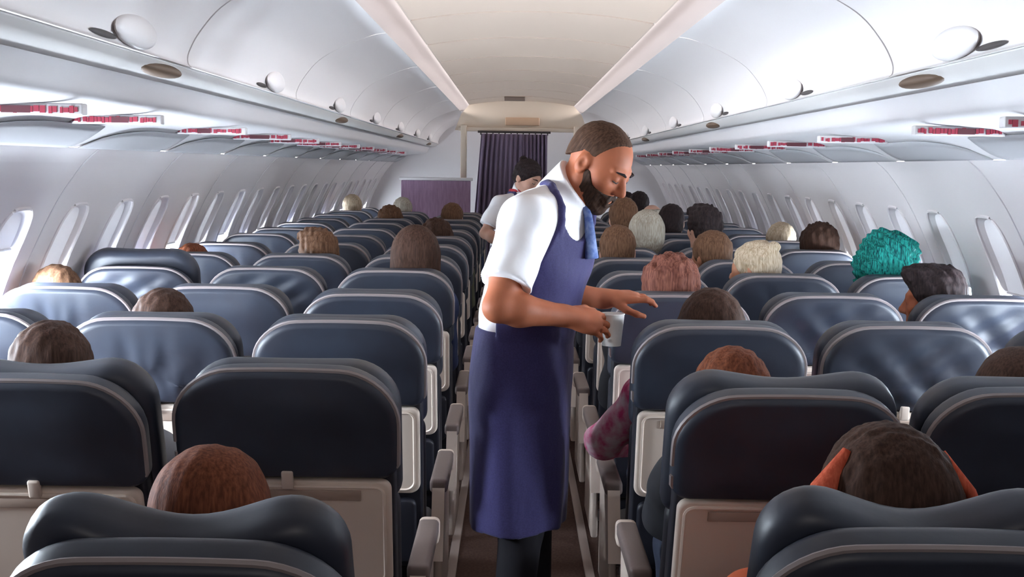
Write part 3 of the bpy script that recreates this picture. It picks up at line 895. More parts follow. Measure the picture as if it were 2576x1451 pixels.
# hair shapes in head-local coordinates (x right, y face, z up)
HAIR_ME = {}
def hair_mesh(style, h=0.005):
    if style in HAIR_ME: return HAIR_ME[style]
    S = SDF((-0.17, -0.24, -0.34), (0.17, 0.16, 0.20), h)
    skull = lambda t, kk=0.02: S.ell((0, -0.014, 0.034), (0.076 + t, 0.098 + t, 0.087 + t), None, kk)
    hairline = lambda P: (P[..., 1] - 0.058) * 0.80 - (P[..., 2] - 0.030) * 0.60
    if style == 'short':
        skull(0.011); S.ell((0, -0.05, -0.03), (0.07, 0.055, 0.06), None, 0.03)
        S.warp(lambda P: wob(P, 1, 120, 0.002)); S.cut(hairline); S.cut(lambda P: -0.075 - P[..., 2])
    elif style == 'quiff':
        skull(0.014); S.ell((0.0, 0.05, 0.105), (0.065, 0.06, 0.035), None, 0.03); S.ell((0, -0.05, -0.03), (0.068, 0.05, 0.055), None, 0.03)
        S.warp(lambda P: wob(P, 2, 100, 0.004)); S.cut(hairline); S.cut(lambda P: -0.07 - P[..., 2])
    elif style == 'curly':
        skull(0.026); S.ell((0, -0.05, -0.04), (0.088, 0.07, 0.08), None, 0.03)
        S.warp(lambda P: wob(P, 3, 85, 0.0042) + wob(P, 13, 190, 0.0016)); S.cut(hairline); S.cut(lambda P: -0.11 - P[..., 2])
    elif style == 'round':
        skull(0.020); S.ell((0, -0.045, -0.03), (0.085, 0.07, 0.085), None, 0.03)
        S.warp(lambda P: wob(P * np.array([1, 1, 0.25], np.float32), 7, 150, 0.0014)); S.cut(hairline); S.cut(lambda P: -0.11 - P[..., 2])
    elif style == 'long':
        skull(0.017)
        S.cone((0, -0.055, 0.0), (0, -0.085, -0.22), 0.088, 0.085, 0.04)
        for s in (1, -1): S.cone((s * 0.062, -0.005, 0.01), (s * 0.085, -0.02, -0.24), 0.034, 0.040, 0.03)
        S.warp(lambda P: wob(P * np.array([1, 1, 0.12], np.float32), 4, 170, 0.002)); S.cut(hairline); 
    elif style == 'wide':
        skull(0.024)
        S.cone((0, -0.05, 0.0), (0, -0.075, -0.16), 0.10, 0.125, 0.04)
        for s in (1, -1): S.cone((s * 0.06, 0.0, 0.01), (s * 0.115, -0.01, -0.18), 0.042, 0.05, 0.03)
        S.warp(lambda P: wob(P * np.array([1, 1, 0.12], np.float32), 14, 170, 0.0022)); S.cut(hairline)
    elif style == 'bun':
        skull(0.010); S.ell((0, -0.055, -0.02), (0.066, 0.05, 0.05), None, 0.03)
        S.ell((0, -0.098, 0.098), (0.034, 0.034, 0.032), None, 0.004)
        S.warp(lambda P: wob(P, 5, 90, 0.003)); S.cut(hairline); S.cut(lambda P: -0.06 - P[..., 2])
    elif style == 'fluffy':
        skull(0.030); S.ell((0.02, -0.03, 0.03), (0.115, 0.11, 0.105), None, 0.04); S.cone((0, -0.05, 0), (0, -0.06, -0.12), 0.10, 0.085, 0.04)
        for s in (1, -1): S.cone((s * 0.07, 0.0, 0.0), (s * 0.085, -0.01, -0.13), 0.038, 0.03, 0.03)
        S.warp(lambda P: wob(P, 6, 75, 0.012)); S.cut(hairline)
    elif style == 'bald_fringe':
        skull(0.008); S.ell((0, -0.05, -0.03), (0.068, 0.05, 0.055), None, 0.03)
        S.cut(hairline); S.cut(lambda P: -0.06 - P[..., 2]); S.cut(lambda P: P[..., 2] - 0.085)
    S.cut(lambda P: -0.130 + 0.30 * np.maximum(0, -P[..., 2]) - P[..., 1], 0.06)      # resting against the headrest
    me = S.mesh('hair_' + style, None, 1)
    HAIR_ME[style] = me
    return me

def basis(face, up=(0, 0, 1)):
    f = nrm(face); u = np.array(up, float); r = nrm(np.cross(f, u)); u = np.cross(r, f)
    return np.stack([r, f, u])

BODY = {}
def passenger_meshes(th, dv, yaw, pitch, h, elbow=0.180, dx=0.0):
    key = (round(th), round(dv, 2), round(yaw), round(pitch), h, elbow, round(dx, 2))
    if key in BODY: return BODY[key]
    t = R(th)
    bk = lambda x, v, w: np.array([x, -v * math.sin(t) + w * math.cos(t), HZ + v * math.cos(t) + w * math.sin(t)])
    pelvis, belly, chest, neck = bk(0, 0.115, 0.262), bk(0, 0.24 + dv * 0.3, 0.257), bk(dx * 0.15, 0.41 + dv * 0.8, 0.246), bk(dx * 0.55, 0.57 + dv, 0.220)
    hc = neck + np.array([dx * 0.45, 0.0, 0.128])
    M = basis((math.sin(R(yaw)) * math.cos(R(pitch)), math.cos(R(yaw)) * math.cos(R(pitch)), -math.sin(R(pitch))))
    lo, hi = (-0.36, -0.40, 0.0), (0.36, 0.74, hc[2] + 0.16)
    S = SDF((lo[0], lo[1], 0.38), hi, h)
    head_prims(S, hc, M)
    S.cone(hc + M[2] * -0.06 - M[1] * 0.02, neck - np.array([0, 0, 0.03]), 0.055, 0.062, 0.03)
    S.ell(chest, (0.165, 0.10, 0.17), None, 0.04); S.ell(belly, (0.155, 0.105, 0.15), None, 0.04)
    hands = []
    for s in (1, -1):
        sh = bk(s * 0.158 + dx * 0.1, 0.505 + dv, 0.225); el = np.array([s * elbow, chest[1] + 0.07, 0.715]); wr = np.array([s * 0.13, 0.42, 0.665])
        S.cone(sh, el, 0.052, 0.040, 0.04); S.cone(el, wr, 0.039, 0.027, 0.02)
        S.cone(neck - np.array([0, 0, 0.02]), sh, 0.045, 0.05, 0.05)
        hand_prims(S, wr, np.array([-s * 0.55, 0.75, -0.25]), np.array([0, 0.2, 1.0]), -s * 1.0)
    body = S.mesh('body', None, 1)
    C = SDF(lo, hi, h * 1.15)
    C.ell(chest, (0.165, 0.10, 0.17), None, 0.04, 0.012); C.ell(belly, (0.155, 0.105, 0.15), None, 0.04, 0.014)
    C.ell(pelvis, (0.16, 0.115, 0.11), None, 0.04, 0.012)
    for s in (1, -1):
        sh = bk(s * 0.158 + dx * 0.1, 0.505 + dv, 0.225); el = np.array([s * elbow, chest[1] + 0.07, 0.715]); wr = np.array([s * 0.13, 0.42, 0.665])
        C.cone(sh, el, 0.052, 0.040, 0.04, 0.014); C.cone(el, el + (wr - el) * 0.85, 0.039, 0.029, 0.02, 0.010)
        C.cone(neck - np.array([0, 0, 0.02]), sh, 0.045, 0.05, 0.05, 0.010)
    C.cone(neck - np.array([0, 0, 0.03]), neck + np.array([0, 0, 0.0]), 0.066, 0.060, 0.02, 0.006)
    C.warp(lambda P: wob(P, 9, 30, 0.003))
    top = C.mesh('top', None, 1)
    Tm = SDF(lo, (0.36, 0.74, 0.72), h * 1.4)
    Tm.ell(pelvis, (0.165, 0.12, 0.10), None, 0.04, 0.004)
    for s in (1, -1):
        kn = np.array([s * 0.10, 0.575, 0.535]); an = np.array([s * 0.09, 0.57, 0.08])
        Tm.cone(np.array([s * 0.09, pelvis[1] + 0.02, 0.555]), kn, 0.078, 0.058, 0.04); Tm.cone(kn, an, 0.060, 0.045, 0.03)
        Tm.cone(an + np.array([0, 0, -0.035]), an + np.array([0, 0.05, -0.045]), 0.04, 0.03, 0.02)
    trousers = Tm.mesh('trousers', None, 1)
    BODY[key] = (body, top, trousers, hc, M)
    return BODY[key]

def objmat(o, m):
    if not o.data.materials: o.data.materials.append(m)
    o.material_slots[0].link = 'OBJECT'; o.material_slots[0].material = m

def place_px(px, py, y):
    """the point at distance y seen at pixel (px, py)"""
    u, v = (px - 1288) / 3041.0, -(py - 725.5) / 3041.0
    d = cam.matrix_world.to_3x3() @ Vector((u, v, -1.0))
    t = y / d.y
    return d.x * t, CAM_Z + d.z * t
HAIR_T = {'short': 0.011, 'quiff': 0.024, 'curly': 0.027, 'long': 0.017, 'round': 0.020, 'wide': 0.024, 'bun': 0.028, 'fluffy': 0.027, 'bald_fringe': 0.008}
def passenger(k, c, px, py, style, hm, label, yaw=0, pitch=5, skin=None, cloth=None, elbow=0.180):
    """somebody sitting in seat (k, c), the crown of the head showing at pixel (px, py)"""
    th = RECL.get((k, c), 12.5)
    th = 13 if th < 15 else (18 if th < 21 else 25)
    yh = hinge_y(k) - 0.57 * math.sin(R(th)) + 0.215 * math.cos(R(th))
    x, ztop = place_px(px, py, yh)
    bx = COLX[c] + (0.03 if c == 0 else 0.0)
    dx = min(max(round((x - bx) / 0.02) * 0.02, -0.16), 0.16)
    base = HZ + 0.57 * math.cos(R(th)) + 0.215 * math.sin(R(th)) + 0.128 + 0.117 + HAIR_T[style]
    dv = max(-0.32, min(0.12, round((ztop - base) / 0.02) * 0.02))
    h = 0.007 if k < 4 else 0.010
    body, top, trousers, hc, M = passenger_meshes(th, dv, yaw, pitch, h, elbow, dx)
    root = empty('seated_passenger', (bx, hinge_y(k), 0.0))
    tag(root, label, 'person', None)
    b = obj('body', body, root); objmat(b, skin or M_SKIN2)
    t = obj('top', top, root); objmat(t, cloth or random.choice(CLOTH[:3] + CLOTH[4:]))
    tr = obj('trousers', trousers, root); objmat(tr, M_JEANS)
    hr = obj('hair', hair_mesh(style), root)
    hr.matrix_local = Matrix(((M[0][0], M[1][0], M[2][0], hc[0]), (M[0][1], M[1][1], M[2][1], hc[1]), (M[0][2], M[1][2], M[2][2], hc[2]), (0, 0, 0, 1)))
    objmat(hr, hm)
    return root

# left of the aisle
passenger(0, 2, 500, 1205, 'round', H_RED, 'person with auburn hair in the nearest left aisle seat', pitch=8, cloth=CLOTH[0])
passenger(1, 1, 108, 812, 'short', H_BROWN, 'person with short dark brown hair at the left edge of the photo', skin=M_SKIN2, cloth=CLOTH[1])
passenger(2, 1, 402, 735, 'short', H_BROWN, 'person with rounded dark brown hair in the left middle seat, third row', cloth=CLOTH[0])
passenger(3, 0, 130, 675, 'short', H_MID, 'person with chestnut hair by the left window, fourth row', yaw=-25)
passenger(5, 0, 480, 612, 'short', H_RED, 'person whose reddish brown crown just shows, left window seat, sixth row')
passenger(5, 1, 793, 568, 'quiff', H_MID, 'person with brown hair turned to the window, left middle seat, sixth row', yaw=-40, skin=M_SKIN3)
passenger(4, 2, 1050, 572, 'long', H_BROWN, 'tall person with long dark hair in the left aisle seat, fifth row', skin=M_SKIN3)
passenger(7, 2, 1095, 548, 'curly', H_BROWN, 'person with dark curly hair in the left aisle seat, eighth row')
passenger(10, 1, 980, 520, 'curly', H_MID, 'person with wavy brown hair in the left middle seat, eleventh row')
passenger(10, 2, 1140, 512, 'short', H_MID, 'person with round brown head in the left aisle seat, eleventh row')
passenger(12, 0, 886, 487, 'short', H_BLOND, 'person with dark blond hair by the left window, thirteenth row', skin=M_SKIN2)
passenger(12, 1, 1012, 495, 'short', H_GREY, 'person with ash blond hair in the left middle seat, thirteenth row')
# right of the aisle
wom = passenger(0, 3, 2265, 1135, 'wide', H_BROWN, 'person with long dark brown hair in the nearest right aisle seat', pitch=4, cloth=CLOTH[3])
passenger(1, 3, 1862, 893, 'short', H_RED, 'person whose brown crown rises behind the wavy headrest, right aisle seat, second row', cloth=CLOTH[0])
passenger(1, 4, 2590, 893, 'round', H_BROWN, 'person with dark brown hair at the right edge of the photo')
passenger(2, 3, 1790, 735, 'long', H_BROWN, 'person in a pink floral top with brown hair, right aisle seat, third row', cloth=M_FLORAL, elbow=0.275)
passenger(3, 3, 1690, 640, 'curly', H_CURL, 'person with curly reddish hair by the attendant\'s outstretched hand')
passenger(3, 5, 2355, 660, 'quiff', H_BLACK, 'man with black quiffed hair and black top turning left by the right windows', yaw=-62, skin=M_SKIN, cloth=CLOTH[4])
passenger(4, 5, 2222, 590, 'fluffy', H_TEAL, 'person with fluffy teal dyed hair by the right windows')
passenger(6, 5, 2065, 558, 'curly', H_BROWN, 'person with round dark brown hair by the right window, seventh row')
passenger(4, 4, 1900, 602, 'bun', H_BLOND, 'person with blond hair in a small bun turning left, right middle seat', yaw=-50, skin=M_SKIN3)
passenger(6, 4, 1775, 515, 'quiff', H_BLACK, 'tall person with black hair in the right middle seat, seventh row', yaw=-20)
passenger(5, 4, 1795, 578, 'short', H_MID, 'person with brown hair in the right middle seat, sixth row', yaw=-30, skin=M_SKIN3)
passenger(6, 3, 1645, 533, 'round', H_GREY, 'person with ash blond hair in the right aisle seat, seventh row')
passenger(5, 3, 1555, 573, 'short', H_MID, 'person with brown hair in the right aisle seat, sixth row')
passenger(7, 3, 1565, 500, 'short', H_MID, 'person with brown hair in the right aisle seat, eighth row')
passenger(8, 4, 1690, 510, 'short', H_BLACK, 'person with black hair in the right middle seat, ninth row')
passenger(9, 4, 1640, 515, 'bald_fringe', H_GREY, 'person with thin grey hair in the right middle seat, tenth row')
passenger(11, 4, 1605, 484, 'short', H_BLACK, 'person with black hair in the right middle seat, twelfth row')
passenger(12, 4, 1577, 480, 'short', H_BLACK, 'person with black hair in the right middle seat, thirteenth row')
passenger(7, 5, 1970, 562, 'short', H_BLOND, 'person with light blond hair by the right window, eighth row')

# bright auburn locks at the sides of the nearest woman's hair
hair_o = [o for o in wom.children if o.name.startswith('hair')][0]
H_LOCK = hair_mat('bright_auburn_hair', (0.42, 0.070, 0.035), (0.60, 0.13, 0.07))
for sgn, rr in ((-1, 0.023), (1, 0.010)):
    lk = MB().tube([(sgn * 0.074, -0.050, 0.105), (sgn * 0.112, -0.062, 0.045), (sgn * 0.140, -0.068, -0.03), (sgn * 0.172, -0.070, -0.12)], [rr * 0.35, rr, rr * 1.1, rr * 0.6], 10)
    me = lk.mesh('hair_lock', H_LOCK)
    lo_ = obj('hair_lock', me, hair_o); tag(lo_, 'bright auburn lock of hair')

# ------------------------------------------------------------------ cabin attendants
def attendant(name, J, h, skin, hair_style, hairm, beard, label, sc=1.0, tie=True):
    root = empty(name, (J['root'][0], J['root'][1], 0))
    O = np.array([J['root'][0], J['root'][1], 0.0])
    g = lambda n: np.array(J[n], float) - O
    tag(root, label, 'person')
    F = nrm(J['face_body']); Rt = np.cross(F, V3(0, 0, 1)); U = V3(0, 0, 1)
    Mt = lambda lean: np.stack([Rt, nrm(F - lean * U), nrm(U + lean * F)])
    lean = J.get('lean', 0.2)
    pel, bel, che, nk = g('pelvis'), g('belly'), g('chest'), g('neck')
    hc = g('head'); MH = basis(J['face'])
    ank = [g('ankle_r'), g('ankle_l')]; kne = [g('knee_r'), g('knee_l')]
    sh = [g('sh_r'), g('sh_l')]; el = [g('el_r'), g('el_l')]; wr = [g('wr_r'), g('wr_l')]
    allp = np.array([pel, che, nk, hc, *sh, *el, *wr, *ank])
    lo = allp.min(0) - 0.26; hi = allp.max(0) + 0.26; lo[2] = -0.01
    def torso(S, off=0.0):
        S.ell(che, np.array((0.168, 0.112, 0.175)) * sc, Mt(lean), 0.05, off)
        S.ell(che + 0.085 * U * sc + 0.02 * F * lean, np.array((0.165, 0.09, 0.10)) * sc, Mt(lean), 0.05, off)
        S.ell(bel, np.array((0.152, 0.118, 0.17)) * sc, Mt(lean), 0.05, off)
        S.ell(pel, np.array((0.165, 0.122, 0.13)) * sc, None if False else np.stack([Rt, F, U]), 0.05, off)
        for s_ in sh: S.cone(nk - 0.035 * U, s_, 0.050 * sc, 0.056 * sc, 0.05, off)
    S = SDF(lo, hi, h)
    head_prims(S, hc, MH, scale=J.get('hs', 1.0))
    S.cone(hc - MH[2] * 0.055 - MH[1] * 0.020, nk - 0.02 * U, 0.054 * sc, 0.062 * sc, 0.03)
    torso(S)
    for i in (0, 1):
        S.cone(sh[i], el[i], 0.054 * sc, 0.039 * sc, 0.03)
        S.ell((sh[i] * 0.45 + el[i] * 0.55), (0.050 * sc,) * 3, None, 0.03)
        mid = el[i] * 0.7 + wr[i] * 0.3
        S.cone(el[i], mid, 0.038 * sc, 0.043 * sc, 0.02); S.cone(mid, wr[i], 0.044 * sc, 0.027 * sc, 0.02)
        S.cone(pel + Rt * (0.085 if i == 0 else -0.085), kne[i], 0.085 * sc, 0.055 * sc, 0.03); S.cone(kne[i], ank[i], 0.055 * sc, 0.036 * sc, 0.03)
        hp = J['hand_r'] if i == 0 else J['hand_l']
        hand_prims(S, wr[i], np.array(hp[0], float), np.array(hp[1], float), hp[2], hp[3], sc=sc)
    body = obj('body', S.mesh('attendant_body', skin, 1), root)
    # shirt with short sleeves and collar
    C = SDF(lo, hi, h * 1.1)
    torso(C, 0.011)
    for i in (0, 1):
        e2 = sh[i] + (el[i] - sh[i]) * J.get('sleeve', 0.74)
        C.cone(sh[i], e2, 0.062 * sc, 0.068 * sc, 0.03, 0.004)
        ax = nrm(el[i] - sh[i]); lim = e2 + ax * 0.0
        sl, P = C.win(e2 - 0.13, e2 + 0.13)
        d = (P - lim) @ ax
        near = np.linalg.norm(P - (lim + ax * 0.02), axis=-1) < 0.115
        C.F[sl] = np.where(near, np.maximum(C.F[sl], d.astype(np.float32)), C.F[sl])
    C.warp(lambda P: wob(P, 21, 22, 0.004) + wob(P * np.array([1, 1, 0.6], np.float32), 22, 60, 0.0026))
    C.cut(lambda P: (J['bib'][3] - 0.03) - P[..., 2])
    nd = nrm(hc - MH[1] * 0.02 - nk)
    # standing collar: a short cone round the neck, cut off obliquely (lower in front)
    c0, c1 = nk - nd * 0.01 + 0.004 * F, nk + nd * 0.10 + 0.010 * F
    sl, P = C.win(nk - 0.2, nk + 0.22)
    ab = c1 - c0; t = np.clip(((P - c0) @ ab) / (ab @ ab), 0, 1)
    d = np.linalg.norm(P - (c0 + t[..., None] * ab), axis=-1) - (0.082 - 0.008 * t) * sc
    topn = nrm(nd + 0.55 * F)
    d = np.maximum(d, (P - (nk + nd * 0.062)) @ topn)
    C.comb(sl, d, 0.010, 'add')
    obj('shirt', C.mesh('shirt', M_SHIRT, 1), root)
    # apron: bib over the chest and a wrap-around skirt
    A = SDF(lo, hi, h * 1.1)
    torso(A, 0.021)
    A.warp(lambda P: wob(P, 21, 22, 0.004))
    neck_v = J['bib']      # (top height, half width at top, half width at waist, waist height)
    def region(P):
        q = P - bel
        fr = q @ F; la = np.abs(q @ Rt); z = P[..., 2]
        t = np.clip((z - neck_v[3]) / (neck_v[0] - neck_v[3]), 0, 1)
        half = neck_v[2] + (neck_v[1] - neck_v[2]) * t ** 0.9
        return np.maximum(np.maximum(la - half, z - (neck_v[0] - 0.065 * (1 - np.clip(la / (neck_v[1] * 1.0), 0, 1) ** 2))), -(fr - 0.0))
    def above(P): return neck_v[3] - P[..., 2]
    upper = A.F.copy(); base_f = A.F.copy(); P = A.grid()
    G = np.gradient(A.F, A.h)
    def onto(p):      # nearest place on the cloth over the shoulder
        for _ in range(12):
            i = tuple(np.clip(np.round((p - A.lo) / A.h).astype(int), 1, A.n - 2))
            gr = np.array([q[i] for q in G]); ln = np.linalg.norm(gr)
            if ln < 1e-6 or abs(base_f[i]) > 0.5: break
            p = p - gr / ln * float(base_f[i] + 0.008) * 0.7
        return p
    upper = np.maximum(np.maximum(upper, region(P).astype(np.float32)), above(P).astype(np.float32) - 0.03)
    # skirt
    zt2, zb2 = neck_v[3] + 0.015, J['hem']
    tt = np.clip((zt2 - P[..., 2]) / (zt2 - zb2), 0, 1)
    cx = bel[0] * (1 - np.minimum(1, tt * 3)) + J['skirt'][0] * np.minimum(1, tt * 3); cy = bel[1] * (1 - np.minimum(1, tt * 3)) + J['skirt'][1] * np.minimum(1, tt * 3)
    qx = P[..., 0] - cx; qy = P[..., 1] - cy
    fr = qx * F[0] + qy * F[1]; la = qx * Rt[0] + qy * Rt[1]
    ang_ = np.arctan2(la, fr)
    wav = 1 + 0.035 * tt * np.sin(5 * ang_ + 1.0) + 0.02 * tt * np.sin(9 * ang_ + 2)
    hipf = np.sin(np.clip(tt * 3.0, 0, 1) * math.pi / 2)
    rf = (0.130 + 0.018 * hipf - 0.022 * tt) * sc * wav; rl = (0.163 + 0.024 * hipf - 0.022 * tt) * sc * wav
    rad = np.sqrt((fr / rf) ** 2 + (la / rl) ** 2)
    sk = (rad - 1) * np.minimum(rf, rl)
    shell = np.maximum(sk, -(sk + 0.020))
    inner_open = np.where(tt > 0.25, shell, sk)
    sk = np.maximum(np.maximum(inner_open, P[..., 2] - zt2), zb2 - P[..., 2])
    sk = sk + 0.003 * np.sin(qx * 40 + P[..., 2] * 9)
    A.F = np.minimum(upper, sk.astype(np.float32)).astype(np.float32)
    for pts in J['straps']:
        pp = [np.array(p, float) - O for p in pts]
        pp = [onto(pp[i] + (pp[i + 1] - pp[i]) * q / 6) for i in range(len(pp) - 1) for q in range(6)]
        for a, b in zip(pp[:-1], pp[1:]): A.cone(a, b, 0.0115, 0.0115, 0.003)
    obj('apron', A.mesh('apron', M_APRON, 1), root)
    # trousers and shoes
    T_ = SDF(lo, hi, h * 1.4)
    T_.ell(pel, np.array((0.150, 0.112, 0.12)) * sc, np.stack([Rt, F, U]), 0.04, 0.0)
    for i in (0, 1):
        T_.cone(pel + Rt * (0.08 if i == 0 else -0.08), kne[i], 0.085 * sc, 0.063 * sc, 0.04); T_.cone(kne[i], ank[i], 0.063 * sc, 0.05 * sc, 0.02)
    T_.cut(lambda P: 0.075 - P[..., 2])
    obj('trousers', T_.mesh('attendant_trousers', M_TROUSER, 1), root)
    for i in (0, 1):
        K = SDF(ank[i] - np.array([0.25, 0.25, 0.12]), ank[i] + np.array([0.25, 0.25, 0.06]), h * 1.4)
        a = np.array([ank[i][0], ank[i][1], 0.045])
        K.cone(a - F * 0.03, a + F * 0.10, 0.042, 0.036, 0.03); K.cone(a, a + V3(0, 0, 0.05), 0.045, 0.045, 0.02)
        K.cone(a + F * 0.10, a + F * 0.16 - V3(0, 0, 0.006), 0.037, 0.032, 0.02); K.cut(lambda P: 0.002 - P[..., 2])
        obj('shoe', K.mesh('shoe', M_SHOE, 1), root)
    # hair
    hs = J.get('hs', 1.0)
    m4 = Matrix(((MH[0][0], MH[1][0], MH[2][0], hc[0]), (MH[0][1], MH[1][1], MH[2][1], hc[1]), (MH[0][2], MH[1][2], MH[2][2], hc[2]), (0, 0, 0, 1)))
    def local(me, nm, m):
        o = obj(nm, me, root); o.matrix_local = m4 @ Matrix.Scale(hs, 4); objmat(o, m); return o
    if hair_style == 'buzz':
        B = SDF((-0.10, -0.13, -0.09), (0.10, 0.12, 0.14), 0.0035)
        B.ell((0, -0.012, 0.032), (0.0785, 0.1005, 0.0897), None, 0.02); B.ell((0, -0.05, -0.02), (0.064, 0.050, 0.053), None, 0.03)
        B.warp(lambda P: wob(P, 31, 160, 0.0008))
        B.cut(lambda P: (P[..., 1] - 0.034 + 0.25 * np.abs(P[..., 0])) * 0.95 - (P[..., 2] - 0.050) * 0.30)
        B.cut(lambda P: np.maximum(-0.075 - P[..., 2], np.where(P[..., 1] > -0.035, 0.028 - P[..., 2] + 0.3 * np.maximum(P[..., 1], 0), 0.02 + 1.0 * (P[..., 1] + 0.035) - P[..., 2])))
        local(B.mesh('hair', None, 1), 'hair', hairm)
    else:
        local(hair_mesh(hair_style), 'hair', hairm)
    if beard:
        B = SDF((-0.10, -0.06, -0.15), (0.10, 0.14, 0.03), 0.003)
        B.F[:] = 1.0
        head_prims(B, np.zeros(3), np.eye(3))
        B.F -= 0.0034
        B.warp(lambda P: wob(P, 33, 260, 0.0012))
        def breg(P):
            y, z, x = P[..., 1], P[..., 2], P[..., 0]
            cheek = z - np.interp(y, [-0.02, 0.02, 0.05, 0.085, 0.13], [-0.004, -0.010, -0.038, -0.043, -0.039])
            back = -0.012 - y + 0.35 * np.maximum(0, -(z + 0.03))
            neckl = -0.122 - z
            mouth = 0.0062 - np.linalg.norm(np.stack([x * 0.42, (y - 0.094) * 0.5, z + 0.064], -1), axis=-1)
            return np.maximum.reduce([cheek, back, neckl, mouth, np.abs(x) - 0.069 - 0.3 * np.maximum(0, y - 0.02)])
        B.cut(breg)
        local(B.mesh('beard', None, 1), 'beard', H_BEARD)
    lp = MB()
    for z_, r_ in ((-0.0575, 0.0042), (-0.0695, 0.0050)):
        lp.tube([(x_, 0.0945 - 0.012 * (x_ / 0.022) ** 2, z_ + (0.0635 + z_) * -0.35 * (x_ / 0.022) ** 2) for x_ in np.linspace(-0.021, 0.021, 9)], [r_ * (1 - 0.75 * (abs(q) / 4) ** 2) for q in range(-4, 5)], 8)
    local(lp.mesh('lips', None), 'lips', M_LIP)
    # brows, lashes, eyes
    for s in (1, -1):
        br = MB().tube([(s * 0.013, 0.0985, 0.030), (s * 0.028, 0.0965, 0.036), (s * 0.047, 0.080, 0.033)], [0.0030, 0.0040, 0.0022], 6).mesh('eyebrow', None)
        local(br, 'eyebrow', H_BLACK)
        la_ = MB().tube([(s * 0.019, 0.0915, 0.005), (s * 0.032, 0.0935, 0.0025), (s * 0.046, 0.0855, 0.006)], [0.0014, 0.0022, 0.0016], 5).mesh('eyelashes', None)
        local(la_, 'eyelashes', M_LASH)
        ey = MB().ellipsoid((s * 0.032, 0.0805, 0.0045), (0.0115, 0.0115, 0.0075), 14, 8).mesh('eye', None)
        local(ey, 'eye', M_EYE)
    return root, m4

mpx = lambda px, py, y: (px - 1288) * y / 3041.0, 
def W(px, py, y): return ((px - 1288) * y / 3041.0, y, CAM_Z - (py - 420) * y / 3041.0)

J = dict(root=(0.05, 3.42), face_body=(0.87, -0.5, 0), lean=0.22,
         pelvis=(0.030, 3.42, 0.94), belly=(0.040, 3.42, 1.10), chest=(0.080, 3.425, 1.275), neck=(0.140, 3.435, 1.455),
         hs=0.955, head=(0.238, 3.40, 1.552), face=(0.665, -0.42, -0.615),
         sh_r=(0.030, 3.27, 1.395), el_r=(-0.036, 3.15, 1.175), wr_r=(0.150, 3.238, 1.142),
         sh_l=(0.172, 3.600, 1.390), el_l=(0.055, 3.70, 1.165), wr_l=(0.285, 3.62, 1.150),
         hand_r=((0.95, 0.12, -0.22), (0.0, -0.78, 0.62), -1, (20, 30, 26)), hand_l=((0.97, 0.10, 0.10), (0.0, -0.25, 0.95), 1, (10, 26, 26)),
         knee_r=(0.035, 3.35, 0.52), knee_l=(0.065, 3.50, 0.52), ankle_r=(0.00, 3.36, 0.085), ankle_l=(0.08, 3.50, 0.085),
         bib=(1.405, 0.080, 0.235, 1.075), hem=0.515, skirt=(-0.022, 0.0),
         straps=[[(0.128, 3.276, 1.36), (0.126, 3.290, 1.42), (0.118, 3.320, 1.475), (0.108, 3.352, 1.50), (0.098, 3.385, 1.50), (0.090, 3.41, 1.46)],
                 [(0.19, 3.42, 1.36), (0.205, 3.46, 1.42), (0.205, 3.50, 1.46), (0.19, 3.53, 1.475), (0.15, 3.55, 1.46)]])
H_BEARD = hair_mat('dark_beard', (0.020, 0.011, 0.008), (0.050, 0.026, 0.017))
H_BUZZ = hair_mat('buzzed_brown_hair', (0.035, 0.018, 0.012), (0.085, 0.046, 0.030))
male, m4 = attendant('cabin_attendant', J, 0.0042, M_SKIN, 'buzz', H_BUZZ, True,
                     'bearded man in white shirt and navy apron leaning right in the aisle')
# tie under the bib
O = np.array([0.05, 3.42, 0])
nk = np.array(J['neck']) - O; Fm = np.array([0.87, -0.5, 0]); Rm_ = np.array([-0.5, -0.87, 0])
tp = [(0.100, 0.000, 0.014), (0.118, -0.03, 0.016), (0.132, -0.08, 0.024), (0.142, -0.15, 0.034)]
ve = []
for f, dz, w in tp:
    p = nk + Fm * f * 0.76 + Rm_ * 0.016 + np.array([0, 0, dz - 0.015])
    for s, o_ in ((-1, 0), (0, 0.012), (1, 0)): ve.append(tuple(p + Rm_ * w * s + Fm * o_))
n_ = len(tp)
fa = [(i * 3 + j, i * 3 + j + 1, (i + 1) * 3 + j + 1, (i + 1) * 3 + j) for i in range(n_ - 1) for j in (0, 1)]
t_ = obj('tie', MB().add(ve, fa).mesh('tie', M_TIE), male)
sm = t_.modifiers.new('solid', 'SOLIDIFY'); sm.thickness = 0.012

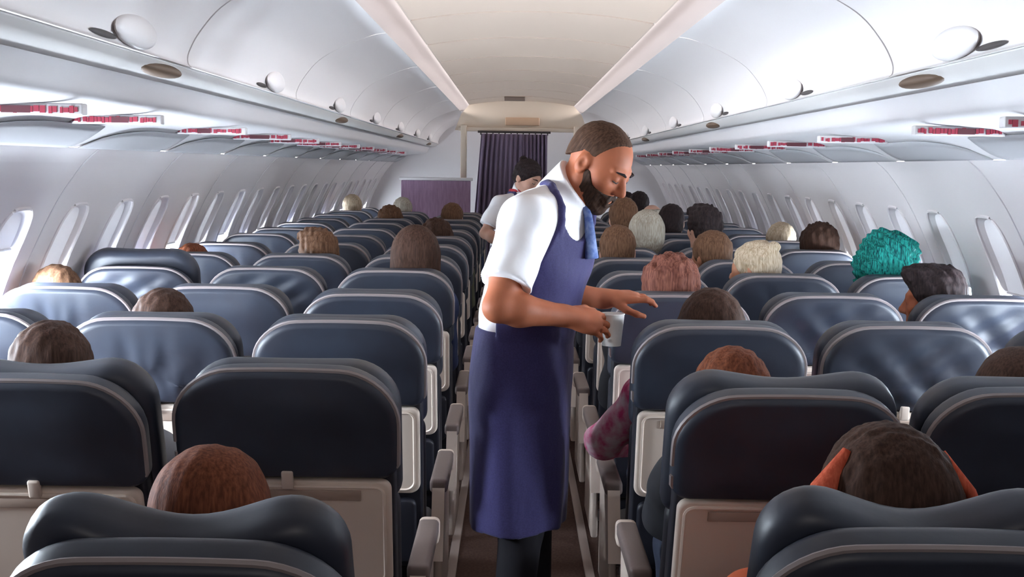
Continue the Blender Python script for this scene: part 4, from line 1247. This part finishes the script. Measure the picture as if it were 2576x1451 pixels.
# paper cup in his right hand
mb = MB(); n = 28; prof = [(0.0, 0.0), (0.026, 0.0), (0.034, 0.085), (0.0355, 0.087), (0.034, 0.089), (0.032, 0.085), (0.024, 0.004), (0, 0.004)]
ve = [(r * math.cos(2 * math.pi * k / n), r * math.sin(2 * math.pi * k / n), z) for r, z in prof for k in range(n)]
fa = [(j * n + k, j * n + (k + 1) % n, (j + 1) * n + (k + 1) % n, (j + 1) * n + k) for j in range(len(prof) - 1) for k in range(n)]
o = obj('paper_cup', mb.add(ve, fa).mesh('paper_cup', M_CUP), None, (0.276, 3.297, 1.056))
tag(o, 'white paper cup held in the bearded attendant\'s right hand', 'cup')

J2 = dict(root=(0.03, 8.2), face_body=(0.75, -0.66, 0), lean=0.2, hs=0.98,
          pelvis=(-0.02, 8.22, 0.88), belly=(-0.02, 8.22, 1.02), chest=(0.01, 8.21, 1.18), neck=(0.045, 8.205, 1.345),
          head=(0.092, 8.17, 1.468), face=(0.70, -0.55, -0.46),
          sh_r=(-0.085, 8.09, 1.295), el_r=(-0.185, 8.02, 1.10), wr_r=(-0.02, 7.90, 1.03),
          sh_l=(0.165, 8.33, 1.29), el_l=(0.21, 8.30, 1.06), wr_l=(0.22, 8.12, 1.02),
          hand_r=((0.85, -0.3, -0.2), (0.2, -0.2, 0.95), -1, (18, 30, 22)), hand_l=((0.6, -0.7, -0.1), (0.1, -0.2, 0.95), 1, (18, 30, 22)),
          knee_r=(-0.02, 8.14, 0.48), knee_l=(0.03, 8.28, 0.48), ankle_r=(-0.03, 8.14, 0.085), ankle_l=(0.04, 8.28, 0.085),
          bib=(1.29, 0.08, 0.14, 1.0), hem=0.52, skirt=(-0.05, 0.02),
          straps=[[(0.02, 8.08, 1.24), (0.02, 8.11, 1.31), (0.01, 8.14, 1.36), (-0.01, 8.17, 1.385), (-0.04, 8.20, 1.36)], [(0.12, 8.17, 1.25), (0.14, 8.23, 1.33), (0.12, 8.28, 1.37), (0.08, 8.30, 1.35)]])
female, m4f = attendant('cabin_attendant', J2, 0.0065, M_SKIN2, 'bun', H_BLACK, False,
                        'woman attendant with black bun and red scarf standing before the curtain', sc=0.88)
O2 = np.array([0.03, 8.2, 0]); nk2 = np.array(J2['neck']) - O2
pts = [tuple(nk2 + np.array([0.058 * math.cos(t), 0.058 * math.sin(t), 0.035 + 0.0 * t])) for t in np.linspace(0, 2 * math.pi, 20, endpoint=False)]
obj('scarf', MB().tube(pts, 0.018, 8, True).ellipsoid(tuple(nk2 + np.array([0.05, -0.045, 0.015])), (0.03, 0.03, 0.035)).mesh('scarf', M_SCARF), female)
